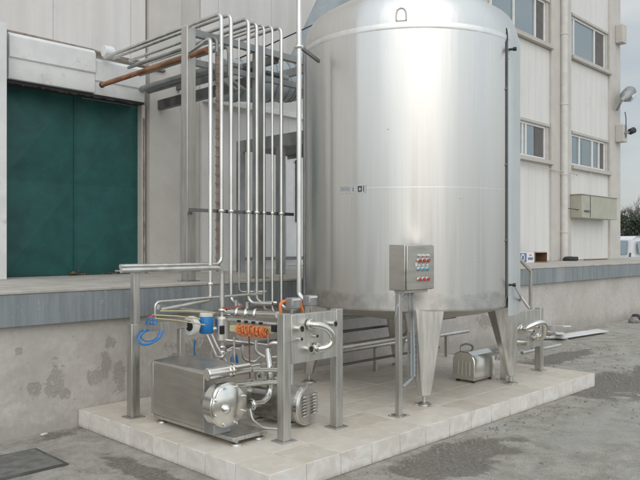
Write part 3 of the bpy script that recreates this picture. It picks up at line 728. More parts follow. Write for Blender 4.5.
# ------------------------------------------------------------------ manifold frames
def manifold(Y, xl, xr, zt, zb, pz, name_label, both=True, group=None, w=.072):
    mf = thing('manifold_frame', name_label, 'pipe manifold', ((xl+xr)/2, Y, TZ), group)
    xs = [xl, xr] if both else [xr]
    for x in xs:
        MB().box((x-w/2,Y-w/2,TZ+.008),(x+w/2,Y+w/2,zt+.01)).build('post', 'frame', mf, .004)
        MB().box((x-.07,Y-.065,TZ),(x+.07,Y+.065,TZ+.008)).build('base_plate', 'frame', mf, .002)
    pn = MB().box((xl+w/2+.002,Y-.035,zb),(xr-w/2-.002,Y-.027,zt)); pn.box((xl+w/2+.002,Y-.027,zt-.008),(xr-w/2-.002,Y+.03,zt)); pn.box((xl+w/2+.002,Y-.027,zb),(xr-w/2-.002,Y+.03,zb+.008))
    pn.build('face_plate', 'steel', mf, .003)
    return mf
def port(mf, x, z, Y, r, ln=.055):
    po = MB().lathe([(r*.8,-.0),(r*.8,ln*.75),(r,ln*.78),(r*1.25,ln*.85),(r*1.25,ln),(r*.82,ln),(r*.78,ln-.004),(r*.78,.004)], (x,Y-.035,z), (0,-1,0), 20).build('port', 'polish', mf)
    disc(MB(), (x,Y-.035,z), (0,-1,0), r*.77, ln*.55, 18).build('bore', 'black', po)
    return po
def swing(x0, z0, x1, z1, Y, bulge, r, label):
    c = thing('swing_bend', label, 'pipe bend', (x0, Y-.1, z0))
    a = Vector((x0,Y-.09,z0)); b_ = Vector((x1,Y-.09,z1)); mid = (a+b_)/2; nrm = Vector((1,0,0))
    pts = []
    for k in range(17):
        t = math.pi*k/16; pts.append(mid+(a-mid)*math.cos(t)+nrm*bulge*math.sin(t)+Vector((0,-.05*math.sin(t),0)))
    pts = [a+Vector((0,.05,0))]+pts+[b_+Vector((0,.05,0))]
    MB().tube(pts, r, 16).build('bend_pipe', 'polish', c)
    for p in (a, b_): MB().lathe([(r,.0),(r*1.5,.0),(r*1.7,.008),(r*1.7,.022),(r*1.5,.03),(r,.03)], p+Vector((0,.045,0)), (0,-1,0), 18).build('union_nut', 'polish', c)
    p = (a+mid)/2+Vector((.05,0,0)); 
    return c
LY = 3.66
xl, xr = 3.37, 3.92
mf = manifold(LY, xl, xr, 1.055, .70, None, 'left steel manifold plate on two square posts with round pipe ports')
for px, py, r in ((299,328.6,.026),(332.5,323.6,.024),(308,348.7,.027),(316,336,.013),(300.5,339,.014),(314,325,.02),(321,349,.02)):
    p = at(px,py,LY-.05); port(mf, p.x, p.z, LY, r, .05 if r > .019 else .03)
pa = at(315,325,LY-.1); pb = at(321,349,LY-.1)
swing(pa.x, pa.z, pb.x, pb.z, LY, .115, .026, 'polished curved swing pipe joining two ports of the left manifold')
MB().tube([at(300,340,LY-.05), at(297,343,LY-.1)], .006, 8).build('handle', 'polish', mf)
# sensor boxes on the manifold
for px, lab in ((293,'grey square valve head above the manifold left post'),(310,'grey square valve head standing beside the tallest pipe')):
    p = at(px,305,3.86 if px == 293 else 3.95); s_ = thing('square_valve', lab, 'valve', (p.x,p.y,1.0), 'square valve heads above the left manifold')
    MB().tube([(p.x,p.y,.95),(p.x,p.y,1.07)], .022, 12).build('stem', 'polish', s_)
    MB().box((p.x-.045,p.y-.04,1.07),(p.x+.045,p.y+.04,1.155)).build('housing', 'galv', s_, .008)
    MB().box((p.x-.04,p.y-.043,1.135),(p.x+.04,p.y-.041,1.150)).build('label_tag', 'whitedirty', s_)
for (p0_, p1_, p2_) in (((281,315),(280,302),(287,301)),((303,312),(301,306),(300,300))):
    a, b_, c_ = at(*p0_,3.9), at(*p1_,3.9), at(*p2_,3.9)
    pipe('orange_hose', 'short orange hose curling '+('left' if p0_[0] < 290 else 'right')+' of the first square valve head', 'hose', [a, b_, c_], .013, 'orange', .04)
# right manifold
mf2 = manifold(3.70, 6.55, 7.31, .845, .43, None, 'right steel manifold plate at the far end of the platform', True)
for px, py, r in ((531,331,.02),(541,322,.018),(536,327,.018),(522,330,.026),(526,345,.024)):
    p = at(px,py,3.65); port(mf2, p.x, p.z, 3.70, r, .05)
pa = at(523,328,3.6); pb = at(540,336,3.6)
c = thing('swing_bend', 'polished curved swing pipe on the right far manifold', 'pipe bend', (pa.x,3.6,pa.z))
pts = []
for k in range(15):
    t = k/14; p = pa+(pb-pa)*t; pts.append(Vector((p.x,3.56-.09*math.sin(math.pi*t),p.z+.11*math.sin(math.pi*t))))
MB().tube([pts[0]+Vector((0,.1,-.02))]+pts+[pts[-1]+Vector((0,.1,-.03))], .03, 16).build('bend_pipe', 'polish', c)
for p in (pts[0], pts[-1]): MB().lathe([(.03,0),(.045,0),(.05,.01),(.05,.02),(.045,.03),(.03,.03)], p+Vector((0,.07,-.01)), (0,-1,0), 18).build('union_nut', 'polish', c)
p = at(524,343,3.6); MB().tube([(p.x,3.66,p.z),(p.x,3.55,p.z)], .04, 16).build('end_cap', 'polish', c)
pipe('steel_pipe', 'low pipe crossing behind the right manifold post', 'pipe', [at(522,353,3.9), at(560,345,3.9)], .02)

# ------------------------------------------------------------------ skid, left part
# handrail post with bracket and second rail
hp = thing('skid_frame', 'stainless post and cross beam carrying the level pipes at platform left end', 'frame', (2.98, 5.06, TZ))
HX, HYY = 2.985, 5.06
MB().box((HX-.038,HYY-.038,TZ+.008),(HX+.038,HYY+.038,.915)).build('post', 'frame', hp, .004)
MB().box((HX-.07,HYY-.07,TZ),(HX+.07,HYY+.07,TZ+.008)).build('base_plate', 'frame', hp, .002)
MB().box((HX-.012,HYY-.03,.915),(HX+.042,HYY+.03,1.334)).build('upper_post', 'frame', hp, .003)
MB().bar((HX+.015,HYY-.02,1.34),(HX+.015,PB+.05,1.34),.04,.012).build('saddle_arm', 'frame', hp)
MB().bar((HX+.039,HYY,.875),(3.49,HYY,.875),.06,.07).build('cross_beam', 'frame', hp)
MB().box((3.42,HYY-.025,TZ),(3.47,HYY+.025,.838)).build('inner_post', 'frame', hp, .003)
# lower level pipe turning down into the flow meter
yf = 5.0; xf = at(222,300,yf).x; hz2 = at(170,269,yf).z
pipe('steel_pipe', 'level pipe under the handrail pipe that bends down into the flow meter', 'pipe',
     [(at(121,270,yf).x,yf,hz2),(xf,yf,hz2),(xf,yf,.47)], .023, 'pipe', .06, None, [((xf,yf,at(222,310,yf).z),(0,0,1)), ((xf,yf,at(222,347,yf).z),(0,0,1)), ((xf,yf,at(222,352,yf).z),(0,0,1))])
# flow meter
fm = thing('flow_meter', 'blue and white flow meter with round display on the steel pipe', 'flow meter', (xf, yf, .85))
zc = at(222,329,yf).z
MB().lathe([(0,-.115),(.05,-.115),(.062,-.10),(.066,-.095),(.066,.095),(.062,.10),(.05,.115),(0,.115)], (xf,yf,zc), n=28).build('meter_body', 'steel', fm)
d1 = (-RT*.86-F*.42).normalized(); hc = Vector((xf,yf,zc))+d1*.145+Vector((0,0,.045))
MB().tube([Vector((xf,yf,zc))+d1*.05, Vector((xf,yf,zc))+d1*.10], .03, 14).build('neck', 'steel', fm)
hs = MB().lathe([(0,-.075),(.055,-.075),(.062,-.065),(.062,.065),(.055,.075),(0,.075)], hc, n=24).build('transmitter_housing', 'blue', fm)
MB().lathe([(0,.075),(.060,.075),(.060,.10),(.05,.108),(0,.11)], hc, n=24).build('top_cap', 'white', hs)
dsp = MB().lathe([(0,.04),(.050,.04),(.055,.07),(.086,.085),(.088,.12),(.080,.135),(.050,.135),(.048,.128),(0,.128)], hc-RT*.055, (-RT*.60-F*.80), n=28).build('display_housing', 'white', hs)
dax = (-RT*.60-F*.80).normalized()
MB().lathe([(0,.1285),(.044,.1285),(.044,.131),(0,.131)], hc-RT*.055, dax, n=24).build('display_glass', 'black', dsp)
MB().box((xf-.075,yf-.085,zc-.035),(xf-.035,yf-.058,zc+.04)).build('terminal_cover', 'black', fm, .004)
for dx, ln in ((.0,.45),(.05,.35)):
    a = hc+Vector((-.02+dx,-.03,-.07)); pipe('sensor_cable', ('long' if ln > .4 else 'short')+' pale cable hanging below the flow meter', 'cable', [a, a+Vector((.03,-.05,-.12)), a+Vector((.16,-.1,-ln))], .008, 'whitedirty', .05)
# horizontals
pipe('steel_pipe', 'slim level pipe crossing in front of the blue dock edge', 'pipe', [at(155,322,5.18), at(155,302,5.18), at(262,293.5,5.18)], .013, 'pipe', .05)
pipe('steel_pipe', 'thick sloping pipe running from the left cross beam toward the flow meter', 'pipe', [at(158,307,5.25), at(178,309,5.35), at(219,314,5.4)], .024, 'pipe', .1)
pipe('steel_pipe', 'wide valve line leading from the flow meter to the manifold', 'pipe', [at(224,312,5.0), at(250,314,4.7), at(278,315,4.3)], .030, 'polish', .1, None,
     [(at(238,313,4.85),(.3,-.9,0)),(at(247,313.7,4.74),(.3,-.9,0)),(at(256,314.2,4.62),(.3,-.9,0))])
pipe('steel_pipe', 'lower parallel pipe just beneath the wide valve line', 'pipe', [at(228,320,4.8), at(277,325,4.2)], .02, 'pipe')
for i, (px, py) in enumerate(((232,309),)):
    p = at(px,py,4.95); vv = thing('hand_valve', 'small valve with a red lever behind the flow meter', 'valve', p)
    MB().tube([p-Vector((0,0,.07)), p+Vector((.0,0,.0))], .014, 10).build('stem', 'polish', vv)
    MB().bar(p+Vector((-.09,.03,.012)), p+Vector((.09,-.02,.016)), .028, .01).build('lever', 'red', vv)
p = at(151,318,5.1); vv = thing('hand_valve', 'small valve with a red knob over the left cross beam', 'valve', p)
MB().tube([p-Vector((0,0,.04)), p], .012, 10).build('stem', 'polish', vv); MB().tube([p, p+Vector((0,0,.025))], [.03,.026], 12).build('knob', 'red', vv)
for k, (px0,py0,px1,py1) in enumerate(((152,315,200,319),(152,318,205,325),(160,311,215,313))):
    lab = ('upper yellowish air tube left of the flow meter','lower yellowish air tube left of the flow meter','short yellowish air tube nearest the dock')[k]
    pipe('air_tube', lab, 'tube', [at(px0,py0,5.1), at((px0+px1)/2,(py0+py1)/2-1,5.0), at(px1,py1,4.9)], .006, 'yellow', .1, 'yellowish air tubes left of the flow meter')
# blue hoses
def hose(label, pts, r, mat='blue'):
    return pipe('air_hose', label, 'hose', pts, r, mat, .12)
hose('blue air hose looping below the left cross beam', [at(146,330,5.0), at(138,338,4.98), at(141,345,4.96), at(150,344,4.95), at(160,338,4.95), at(163,331,4.98)], .009)
hose('second thinner blue air hose under the left cross beam', [at(150,330,5.02), at(139,334,5.0), at(144,342,4.99), at(156,340,4.98), at(160,330,5.0)], .005)
hose('blue air hose coiled on top of the left cross beam', [at(146,324,5.02), at(148,317,5.0), at(154,318,4.97), at(153,324,4.98)], .0065)
hose('blue air hose lying curled against the red valve knob', [at(150,325,5.01), at(151,319,4.99), at(158,320,4.96), at(156,325,4.97), at(148,323,4.95)], .0055)
hose('small blue air hose loop beneath the orange tubing', [at(231,365,4.5), at(231,356,4.48), at(237,355,4.46), at(238,363,4.46)], .006)
hose('blue air hose dropping behind the pump housing', [at(195,340,5.15), at(194,350,5.15), at(196,362,5.15)], .007)
# solenoid block with orange tubing
sb = thing('solenoid_block', 'row of solenoid valves wrapped in bright orange tubing by the manifold', 'valve block', at(245,337,4.45))
a0_, a1_ = at(233,326,4.5), at(262,329,4.22)
MB().bar(a0_+Vector((0,.03,-.02)), at(277,328,4.1)+Vector((0,.03,-.02)), .03, .05).build('rail', 'yellow', sb)
rr = random.Random(21)
for k in range(30):
    t = k/29; c_ = a0_+(a1_-a0_)*t; pts = []
    rad = rr.uniform(.020,.040); ph = rr.random()*6; ti = rr.uniform(-.5,.5)
    for q in range(15):
        an = ph+q/14*5.2; pts.append(c_+Vector((rad*math.cos(an)*.7+.01*q/14, -.045-.02*rr.random()+ti*.02*math.cos(an), -.025+rad*1.25*math.sin(an))))
    MB().tube(pts, .0058, 6).build('orange_tube', 'orange', sb)
for k in range(4):
    c_ = a0_+(a1_-a0_)*(k+.5)/4; MB().obox(c_+Vector((0,-.03,.045)),(.02,.03,.02)).build('fitting', 'black', sb, .002)
p = at(273,328,4.1); MB().obox(p+Vector((0,-.03,0)),(.055,.05,.055)).build('coil', 'black', sb, .004)
disc(MB(), p+Vector((0,-.056,0)), (0,-1,0), .008, .004, 10).build('coil_screw', 'white', sb)
for i, px in enumerate((234,249,268)):
    pipe('drop_tube', ('left','middle','right')[i]+' thin vertical tube hanging beneath the orange tubing', 'tube', [at(px,337,4.4), at(px+1,378,4.4)], .006 if i else .009, 'pipe' if i != 1 else 'copper')
pipe('steel_pipe', 'hooked pipe with arched top left of the manifold post', 'pipe', [at(272,372,4.15), at(268,348,4.15), at(271,343,4.1), at(279,343,4.05), at(284,350,4.05)], .018, 'pipe', .06)
pipe('sensor_cable', 'black cable sagging from the valve block to the pump', 'cable', [at(232,350,4.6), at(225,352,4.65), at(232,347,4.6), at(240,349,4.5)], .006, 'whitedirty', .05)
for k, (pts, r_, lab) in enumerate((
    ([at(236,300,5.0), at(236,312,5.0)], .018, 'short valve neck standing on the wide valve line, left one'),
    ([at(247,302,4.8), at(247,313,4.8)], .016, 'short valve neck standing on the wide valve line, right one'),
    ([at(243,345,4.5), at(243,360,4.5), at(255,362,4.45), at(262,356,4.4)], .012, 'bent tube curling under the orange tubing'),
    ([at(228,352,4.9), at(222,358,4.95), at(214,356,4.95)], .016, 'short tee branch off the flow meter pipe'),
    ([at(256,340,4.3), at(256,352,4.3), at(266,358,4.25), at(280,357,4.2)], .013, 'thin tube bending behind the left manifold post'),
    ([at(226,340,4.6), at(268,345,4.3)], .010, 'thin level tube below the solenoid valves'))):
    pipe('steel_tube', lab, 'pipe', pts, r_, 'polish' if k < 2 else 'pipe', .05, 'short tubes crowded between flow meter and manifold')
MB_ = thing('air_regulator', 'small blue regulator bowl hanging behind the thin tubes', 'regulator', at(235,362,4.5))
p = at(235,360,4.5); MB().lathe([(0,-.05),(.016,-.045),(.02,-.02),(.02,.02),(.012,.03),(0,.03)], p, n=16).build('bowl', 'blue', MB_)
MB().lathe([(0,.03),(.022,.03),(.022,.05),(0,.055)], p, n=16).build('regulator_cap', 'galv', MB_)
# ---- positive pump unit with box housing
pu = thing('pump_unit', 'brushed steel box pump unit with round polished pump head', 'pump', (3.2, 4.5, TZ))
X0, X1, Y0, Y1 = 3.01, 3.42, 4.13, 4.83
hb = MB(); Z0, Z1 = .215, .63
hb.prism([(X0,Y0,Z0),(X0,Y0,Z1-.012),(X0+.02,Y0,Z1+.008),(X0+.20,Y0,Z1+.02),(X1,Y0,Z1+.005),(X1,Y0,Z0)], (0,Y1-Y0,0))
hb.build('housing', 'panelsteel', pu, .006, sharp=30)
MB().box((X0-.003,Y1-.03,Z0),(X0+.01,Y1+.004,Z1-.01)).build('corner_fold', 'frame', pu, .002)
MB().box((X0+.01,Y0-.33,.185),(X1-.08,Y1-.01,.212)).build('base_frame', 'frame', pu, .004)
for x, y in ((X0+.06,Y0-.30),(X0+.05,Y1-.08),(X1-.13,Y0-.28),(X1-.13,Y1-.08)):
    MB().lathe([(0,.185),(.016,.185),(.016,TZ+.02),(.04,TZ+.014),(.045,TZ+.001),(0,TZ+.001)], (x,y,0), n=18).build('foot', 'frame', pu)
pc = at(231,406,Y0-.27)
MB().tube([(pc.x,Y0-.001,pc.z),(pc.x,Y0-.14,pc.z)], .07, 20).build('bearing_housing', 'galv', pu)
MB().obox((pc.x,Y0-.12,.27),(.16,.12,.12)).build('pump_stand', 'galv', pu, .01)
hd = MB()
HR = .160
prof = []
for k in range(40):
    a = 2*math.pi*k/40; prof.append((math.cos(a)*HR*.98, math.sin(a)*HR*1.0))
hd.prism([(pc.x+u,Y0-.14,pc.z+v) for u, v in prof], (0,-.10,0))
ph = hd.build('pump_head', 'polish', pu, .006, sharp=30)
MB().lathe([(0,0),(HR*.94,0),(HR*.94,.012),(HR*.86,.022),(0,.024)], (pc.x,Y0-.24,pc.z), (0,-1,0), 40).build('cover_plate', 'polish', pu)
kn = at(226,409,Y0-.27)
MB().lathe([(.03,0),(.032,.02),(.02,.035),(0,.04)], (kn.x,Y0-.264,kn.z), (0,-1,0), 20).build('cap_nut', 'polish', pu)
for k in range(8):
    a = R(22+45*k); MB().lathe([(.009,0),(.009,.012),(0,.014)], (pc.x+math.cos(a)*HR*.88,Y0-.262,pc.z+math.sin(a)*HR*.88), (0,-1,0), 8).build('bolt', 'polish', pu)
cz0 = at(206.5,374.5,Y0-.15); 
ic = thing('inline_filter', 'polished horizontal pipe chamber with clamp above the pump head', 'filter', (cz0.x,Y0-.15,cz0.z))
xa_, xb_ = cz0.x, at(249,369,Y0-.15).x
MB().lathe([(0,0),(.038,0),(.044,.006),(.044,.012),(.042,.014),(.042,xb_-xa_-.01),(.03,xb_-xa_)], (xa_,Y0-.15,cz0.z), (1,0,0), 28).build('chamber', 'polish', ic)
for f_ in (.48,.56): MB().lathe([(.042,0),(.051,0),(.051,.014),(.042,.014)], (xa_+(xb_-xa_)*f_,Y0-.15,cz0.z), (1,0,0), 28).build('clamp', 'polish', ic)
MB().lathe([(.03,0),(.025,.02),(.025,.09)], (xb_,Y0-.15,cz0.z), (1,0,0), 20).build('outlet', 'polish', ic)
pipe('steel_pipe', 'polished pipe bent over the pump head toward the manifold', 'pipe',
     [at(214,404,Y0-.24), at(215,390,Y0-.24), at(226,386.5,Y0-.22), at(285,381,Y0-.2), at(286,370,Y0-.2), at(252,370,Y0-.15)], .018, 'polish', .07)
pipe('steel_pipe', 'polished elbow rising right of the pump head', 'pipe', [at(249,405,Y0-.2), at(262,403,Y0-.15), at(270,396,Y0-.1), at(270,370,Y0-.1), at(268,350,Y0)], .026, 'polish', .08, None, [(at(252,404.6,Y0-.2),(1,0,0))])
pipe('drain_hose', 'thin pale hose curving over the tiles under the pumps', 'hose', [at(250,408,Y0-.2), at(252,419,Y0-.25), gr(263,428,TZ+.01), gr(279,429,TZ+.01)], .007, 'whitedirty', .2)
# clutter of fittings between pumps
b_ = thing('valve_cluster', 'cluster of small fittings and nuts between the two pumps', 'fittings', at(258,400,4.35))
rr = random.Random(11)
for k in range(16):
    px, py = rr.uniform(250,277), rr.uniform(374,394); p = at(px,py,rr.uniform(4.25,4.5)); ax_ = rr.choice(((1,0,0),(0,-1,0),(0,0,1)))
    r_ = rr.uniform(.015,.032)
    MB().lathe([(0,0),(r_*.7,0),(r_*.7,.015),(r_,.018),(r_,.035),(r_*.6,.04),(r_*.6,.06),(0,.06)], p, ax_, 12).build('fitting', rr.choice(('polish','darksteel','pipe')), b_)
MB().tube([at(250,388,4.4), at(262,384,4.4), at(280,386,4.4)], .02, 10).build('cross_pipe', 'pipe', b_)
MB().tube([at(256,372,4.4), at(258,398,4.4)], .015, 10).build('drop_pipe', 'pipe', b_)
MB().tube([at(258,397,4.4), Vector((at(258,397,4.4).x,4.4,TZ+.0))], .02, 10).build('leg', 'frame', b_)
# ---- motor with louvred round cover
Q = at(303.5,404.5,3.86)
cpn = thing('centrifugal_pump', 'pump motor with a round louvred steel cover behind the manifold', 'pump', (Q.x,4.1,TZ))
dm = Vector((-.22,.975,0)).normalized()
MB().lathe([(0,0),(.150,0),(.156,.006),(.156,.035),(.150,.04),(.0,.04)], Q+dm*.0, -dm, 44).build('cover_rim', 'polish', cpn)
lc = MB().lathe([(0,.0),(.143,.0),(.140,.010),(0,.016)], Q-dm*.0-dm*.04, -dm, 44).build('fan_cover', 'steel', cpn)
b = MB(); ur = dm.cross(Vector((0,0,1))).normalized()
for side in (-1,1):
    for k in range(7):
        z = (k-3)*.024+.005; c_ = Q-dm*.062+ur*side*.062+Vector((0,0,z)); hw = .045
        b.tube([c_-ur*hw, c_-ur*hw*.5, c_+ur*hw*.5, c_+ur*hw], [.003,.008,.008,.003], 8)
b.build('louvres', 'polish', lc)
MB().lathe([(.142,0),(.142,.20),(.135,.21),(.135,.42),(.09,.44),(0,.44)], Q+dm*.0, dm, 36).build('motor_body', 'frame', cpn)
b = MB()
for k in range(14):
    a = 2*math.pi*k/14; c0_ = Q+dm*.22+(ur*math.cos(a)+Vector((0,0,math.sin(a))))*.14; b.bar(c0_, c0_+dm*.19, .008, .02)
b.build('cooling_fins', 'frame', cpn)
MB().tube([Q+dm*.44, Q+dm*.50], .10, 28).build('pump_casing', 'polish', cpn)
for s_ in (.08,.36):
    p = Q+dm*s_; MB().obox((p.x,p.y,TZ+.012),(.2,.05,.024),-.2).build('foot', 'frame', cpn, .003)
pX_ = Q+dm*.25; pipe('steel_pipe', 'short upright pipe joining the louvred motor to the manifold', 'pipe', [(pX_.x+.06,pX_.y-.1,Q.z+.12),(pX_.x+.06,pX_.y-.1,.98)], .02, 'pipe', .05)
pipe('steel_pipe', 'pipe curling down from behind the manifold to the louvred motor', 'pipe', [at(292,345,4.0), at(280,352,4.1), at(276,372,4.2)], .018, 'pipe', .06)

# ------------------------------------------------------------------ beneath the tank
GU = 'level pipes passing beneath the tank'
for (Y, z, x0, x1, r, m_, lab) in ((5.0,.43,4.0,7.9,.024,'pipe','brightest level pipe beneath the tank, lowest of them'),
                                   (5.2,.60,4.0,7.9,.016,'darksteel','dark thin pipe beneath the tank above the bright one'),
                                   (5.3,.74,4.0,7.9,.022,'frame','highest level pipe beneath the tank near the dock wall'),
                                   (4.7,.36,5.0,6.8,.014,'darksteel','short dark pipe beneath the tank behind the motor hood')):
    pipe('steel_pipe', lab, 'pipe', [(x0,Y,z),(x1,Y,z)], r, m_, .05, GU)
for x in (4.55,6.0,7.4):
    s_ = tag(MB().box((x-.02,4.98,TZ),(x+.02,5.02,.405)).build('pipe_support', 'frame', bevel=.003), {4.55:'left',6.0:'middle',7.4:'right'}[x]+' short steel stand under the pipes beneath the tank', 'pipe support', 'stands under the level pipes')
pipe('outlet_pipe', 'pipe leaving the tank bottom toward the left pumps', 'pipe', [(TC.x,TC.y,.82),(TC.x,TC.y,.62),(4.2,4.5,.58)], .03, 'pipe', .09)
mh = thing('motor_hood', 'small steel hood with handle covering a motor beneath the tank', 'motor hood', (6.33, 3.92, TZ))
mx0, mx1, my0, my1 = 6.12, 6.52, 3.80, 4.06
prf = [(mx0,.175),(mx0,.40),(mx0+.03,.455),(mx0+.08,.475),(mx1-.08,.475),(mx1-.03,.455),(mx1,.40),(mx1,.175)]
prf = [(my0,.175),(my0,.38),(my0+.025,.43),(my0+.08,.465),(my1-.08,.465),(my1-.025,.43),(my1,.38),(my1,.175)]
MB().prism([(mx0,a,c) for a, c in prf], (mx1-mx0,0,0)).build('hood', 'polish', mh, .008, sharp=30)
b = MB()
for k in range(4): b.obox((mx0-.004,my0+.06+k*.045,.30),(.01,.012,.15))
b.build('louvres', 'steel', mh)
for x, y in ((mx0+.04,my0+.04),(mx1-.04,my0+.04),(mx0+.04,my1-.04),(mx1-.04,my1-.04)): disc(MB(), (x,y,TZ), (0,0,1), .02, .024, 12).build('foot', 'rubber', mh)
MB().tube(fillet([(mx0+.06,my1-.07,.45),(mx0+.05,my1-.06,.51),(mx0+.15,my1-.07,.525),(mx0+.27,my1-.06,.50),(mx0+.29,my1-.07,.45)], .05), .012, 8).build('handle', 'frame', mh)
rr = random.Random(2)
for k in range(6):
    p = Vector((mx1+.02+rr.random()*.1, my0+.05+rr.random()*.1, .27+rr.random()*.1)); r_ = .018
    MB().lathe([(0,0),(r_*.7,0),(r_,.018),(r_,.03),(r_*.6,.04),(0,.05)], p, rr.choice(((1,0,0),(0,-1,0))), 10).build('fitting', 'polish', mh)
# rail with blue conduit right of the tank
rl = thing('stair_rail', 'bent steel rail with a blue sleeve right of the tank', 'rail', at(530,312,4.9))
p = at(520,262,4.9); q = at(530.5,271,4.9); e = at(530.5,318,4.9)
MB().bar(p+Vector((-.35,0,.30))*.3, q, .035, .035).build('top_rail', 'frame', rl)
MB().box((q.x-.02,q.y-.02,TZ),(q.x+.02,q.y+.02,q.z)).build('post', 'frame', rl, .003)
MB().tube([(q.x,q.y-.03,at(530,325,4.9).z),(q.x,q.y-.03,at(530,309,4.9).z)], .022, 10).build('blue_sleeve', 'blue', rl)
MB().bar(at(521,297,4.9), at(529,308,4.9), .03, .03).build('brace', 'whitedirty', rl)
a_ = tpt(s0+6, TR+.03, 1.17)
pipe('sensor_cable', 'pale cable hanging from the tank side sensor to the right manifold', 'cable', [a_, a_+Vector((.04,-.04,-.1)), at(516,312,3.9), at(519,316,3.8)], .010, 'greyplastic', .1)

# ------------------------------------------------------------------ things on the dock
p = at(521,262,7.2)
bx1 = thing('product_box', 'white carton with blue print on the dock right of the tank', 'box', (p.x+.2,7.25,DZ))
x0 = at(518,258,7.1).x; x1 = at(534.5,258,7.1).x; x2 = at(536,258,7.1).x; x3 = at(548,258,7.1).x; zt_ = at(530,252,7.1).z
MB().box((x0,7.1,DZ),(x1,7.45,zt_)).build('carton', 'white', bx1, .004)
MB().box((x0+(x1-x0)*.04,7.094,DZ+.02),(x0+(x1-x0)*.50,7.0985,zt_-.02)).build('print', 'navy', bx1)
b = MB(); xm_, zm_ = x0+(x1-x0)*.27, (DZ+zt_)/2
b.lathe([(.05,0),(.08,0),(.08,.003),(.05,.003)], (xm_,7.094,zm_), (0,-1,0), 20); b.build('round_mark', 'white', bx1)
MB().box((x0+(x1-x0)*.60,7.095,zm_-.05),(x0+(x1-x0)*.9,7.0985,zm_+.0)).build('print', 'navy', bx1)
MB().box((x0+(x1-x0)*.68,7.095,zm_+.04),(x0+(x1-x0)*.8,7.0985,zm_+.06)).build('print', 'red', bx1)
bx2 = thing('open_carton', 'brown open cardboard carton lying next to the blue printed box', 'box', (x2+.2,7.3,DZ))
cb_ = MB(); t = .02
cb_.box((x2,7.12,DZ),(x2+t,7.5,zt_)).box((x3-t,7.12,DZ),(x3,7.5,zt_)).box((x2+t,7.12,DZ),(x3-t,7.5,DZ+t)).box((x2+t,7.12,zt_-t),(x3-t,7.5,zt_)).box((x2+t,7.48,DZ+t),(x3-t,7.5,zt_-t))
cb_.build('carton_shell', 'card', bx2)
MB().box((x2+.0,7.06,zt_-.012),(x3,7.119,zt_-.004)).build('flap', 'whitedirty', bx2)
p = at(570,259,7.35); sh = thing('black_shoe', 'small black object lying on the dock by the downpipe', 'clutter', (p.x,7.35,DZ))
MB().lathe([(0,0),(.16,0),(.17,.05),(.12,.10),(0,.11)], (p.x,7.35,DZ), n=12).build('lump', 'rubber', sh)
MB().obox((p.x+.18,7.33,DZ+.05),(.2,.14,.1)).build('lump_side', 'rubber', sh, .02)
tag(MB().bar((p.x+.7,7.3,DZ+.02),(p.x+2.2,7.35,DZ+.02),.05,.03).build('stick', 'card', bevel=.004), 'thin brown stick lying on the dock near the far corner', 'stick')
# debris by the wall, right
dx_ = gr(583,336,0)
tag(MB().obox((dx_.x-.1,dx_.y,.05),(1.5,.22,.015),R(-6),R(4)).build('white_sheet', 'whitedirty', bevel=.003), 'long pale sheet lying by the dock wall beyond the platform', 'sheet')
p = gr(551,340,0)
for k, (ox, oy, ln, rz, tl) in enumerate(((-.1,.1,.9,-.5,.12),(.2,-.05,.8,.5,.08),(.0,.25,1.1,-.1,.15),(.5,.1,.6,.9,.10))):
    lab = ('tilted pale board at the left of the scrap heap','short pale board crossing the front of the scrap heap','longest pale board at the back of the scrap heap','pale board nearest the long sheet in the scrap heap')[k]
    tag(MB().obox((p.x+ox,p.y+oy,.06+.04*k),(ln,.14,.02),rz,0,tl).build('scrap_board', 'whitedirty', bevel=.003), lab, 'board', 'scrap boards beyond the platform')
for k, (px, py) in enumerate(((636,320),(634,323))):
    p = gr(px,py,0); tag(MB().lathe([(0,0),(.10,0),(.11,.05),(.06,.12),(0,.13)], (p.x,p.y,0), n=10).build('rubble_lump', 'rubber' if k == 0 else 'stone'), ('black' if k == 0 else 'grey')+' lump against the dock wall at the right photo edge', 'rubble')
p = gr(44,435,0); tag(MB().obox((p.x,p.y,.008),(.05,.03,.012),.4).build('paper_scrap', 'white', bevel=.002), 'tiny white scrap on the yard near the wall foot', 'scrap')

for k, (px, lab, n_) in enumerate(((77,'heap of dark dead leaves against the foot of the green door middle',46),(106,'smaller scatter of dead leaves right of the door middle',22))):
    rr = random.Random(30+k); c0_ = at(px,270,BY-.06); lm = MB()
    for _ in range(n_):
        x = c0_.x+rr.gauss(0,.07 if k == 0 else .12); y = BY-.03-abs(rr.gauss(0,.05)); z = DZ+.006+max(0,.05-abs(x-c0_.x)*.4)*rr.random()*(1.2 if k == 0 else .4); s_ = rr.uniform(.012,.03)
        u = Vector((rr.gauss(0,1),rr.gauss(0,1),rr.gauss(0,.5))).normalized(); w2 = u.cross(Vector((0,0,1))+Vector((rr.gauss(0,.5),rr.gauss(0,.5),0))).normalized()
        p = Vector((x,y,z+s_*.4)); lm.add([p-u*s_, p+w2*s_*.5, p+u*s_, p-w2*s_*.5], [(0,1,2,3)])
    tag(lm.build('leaf_litter', 'card'), lab, 'dead leaves', kind='stuff')
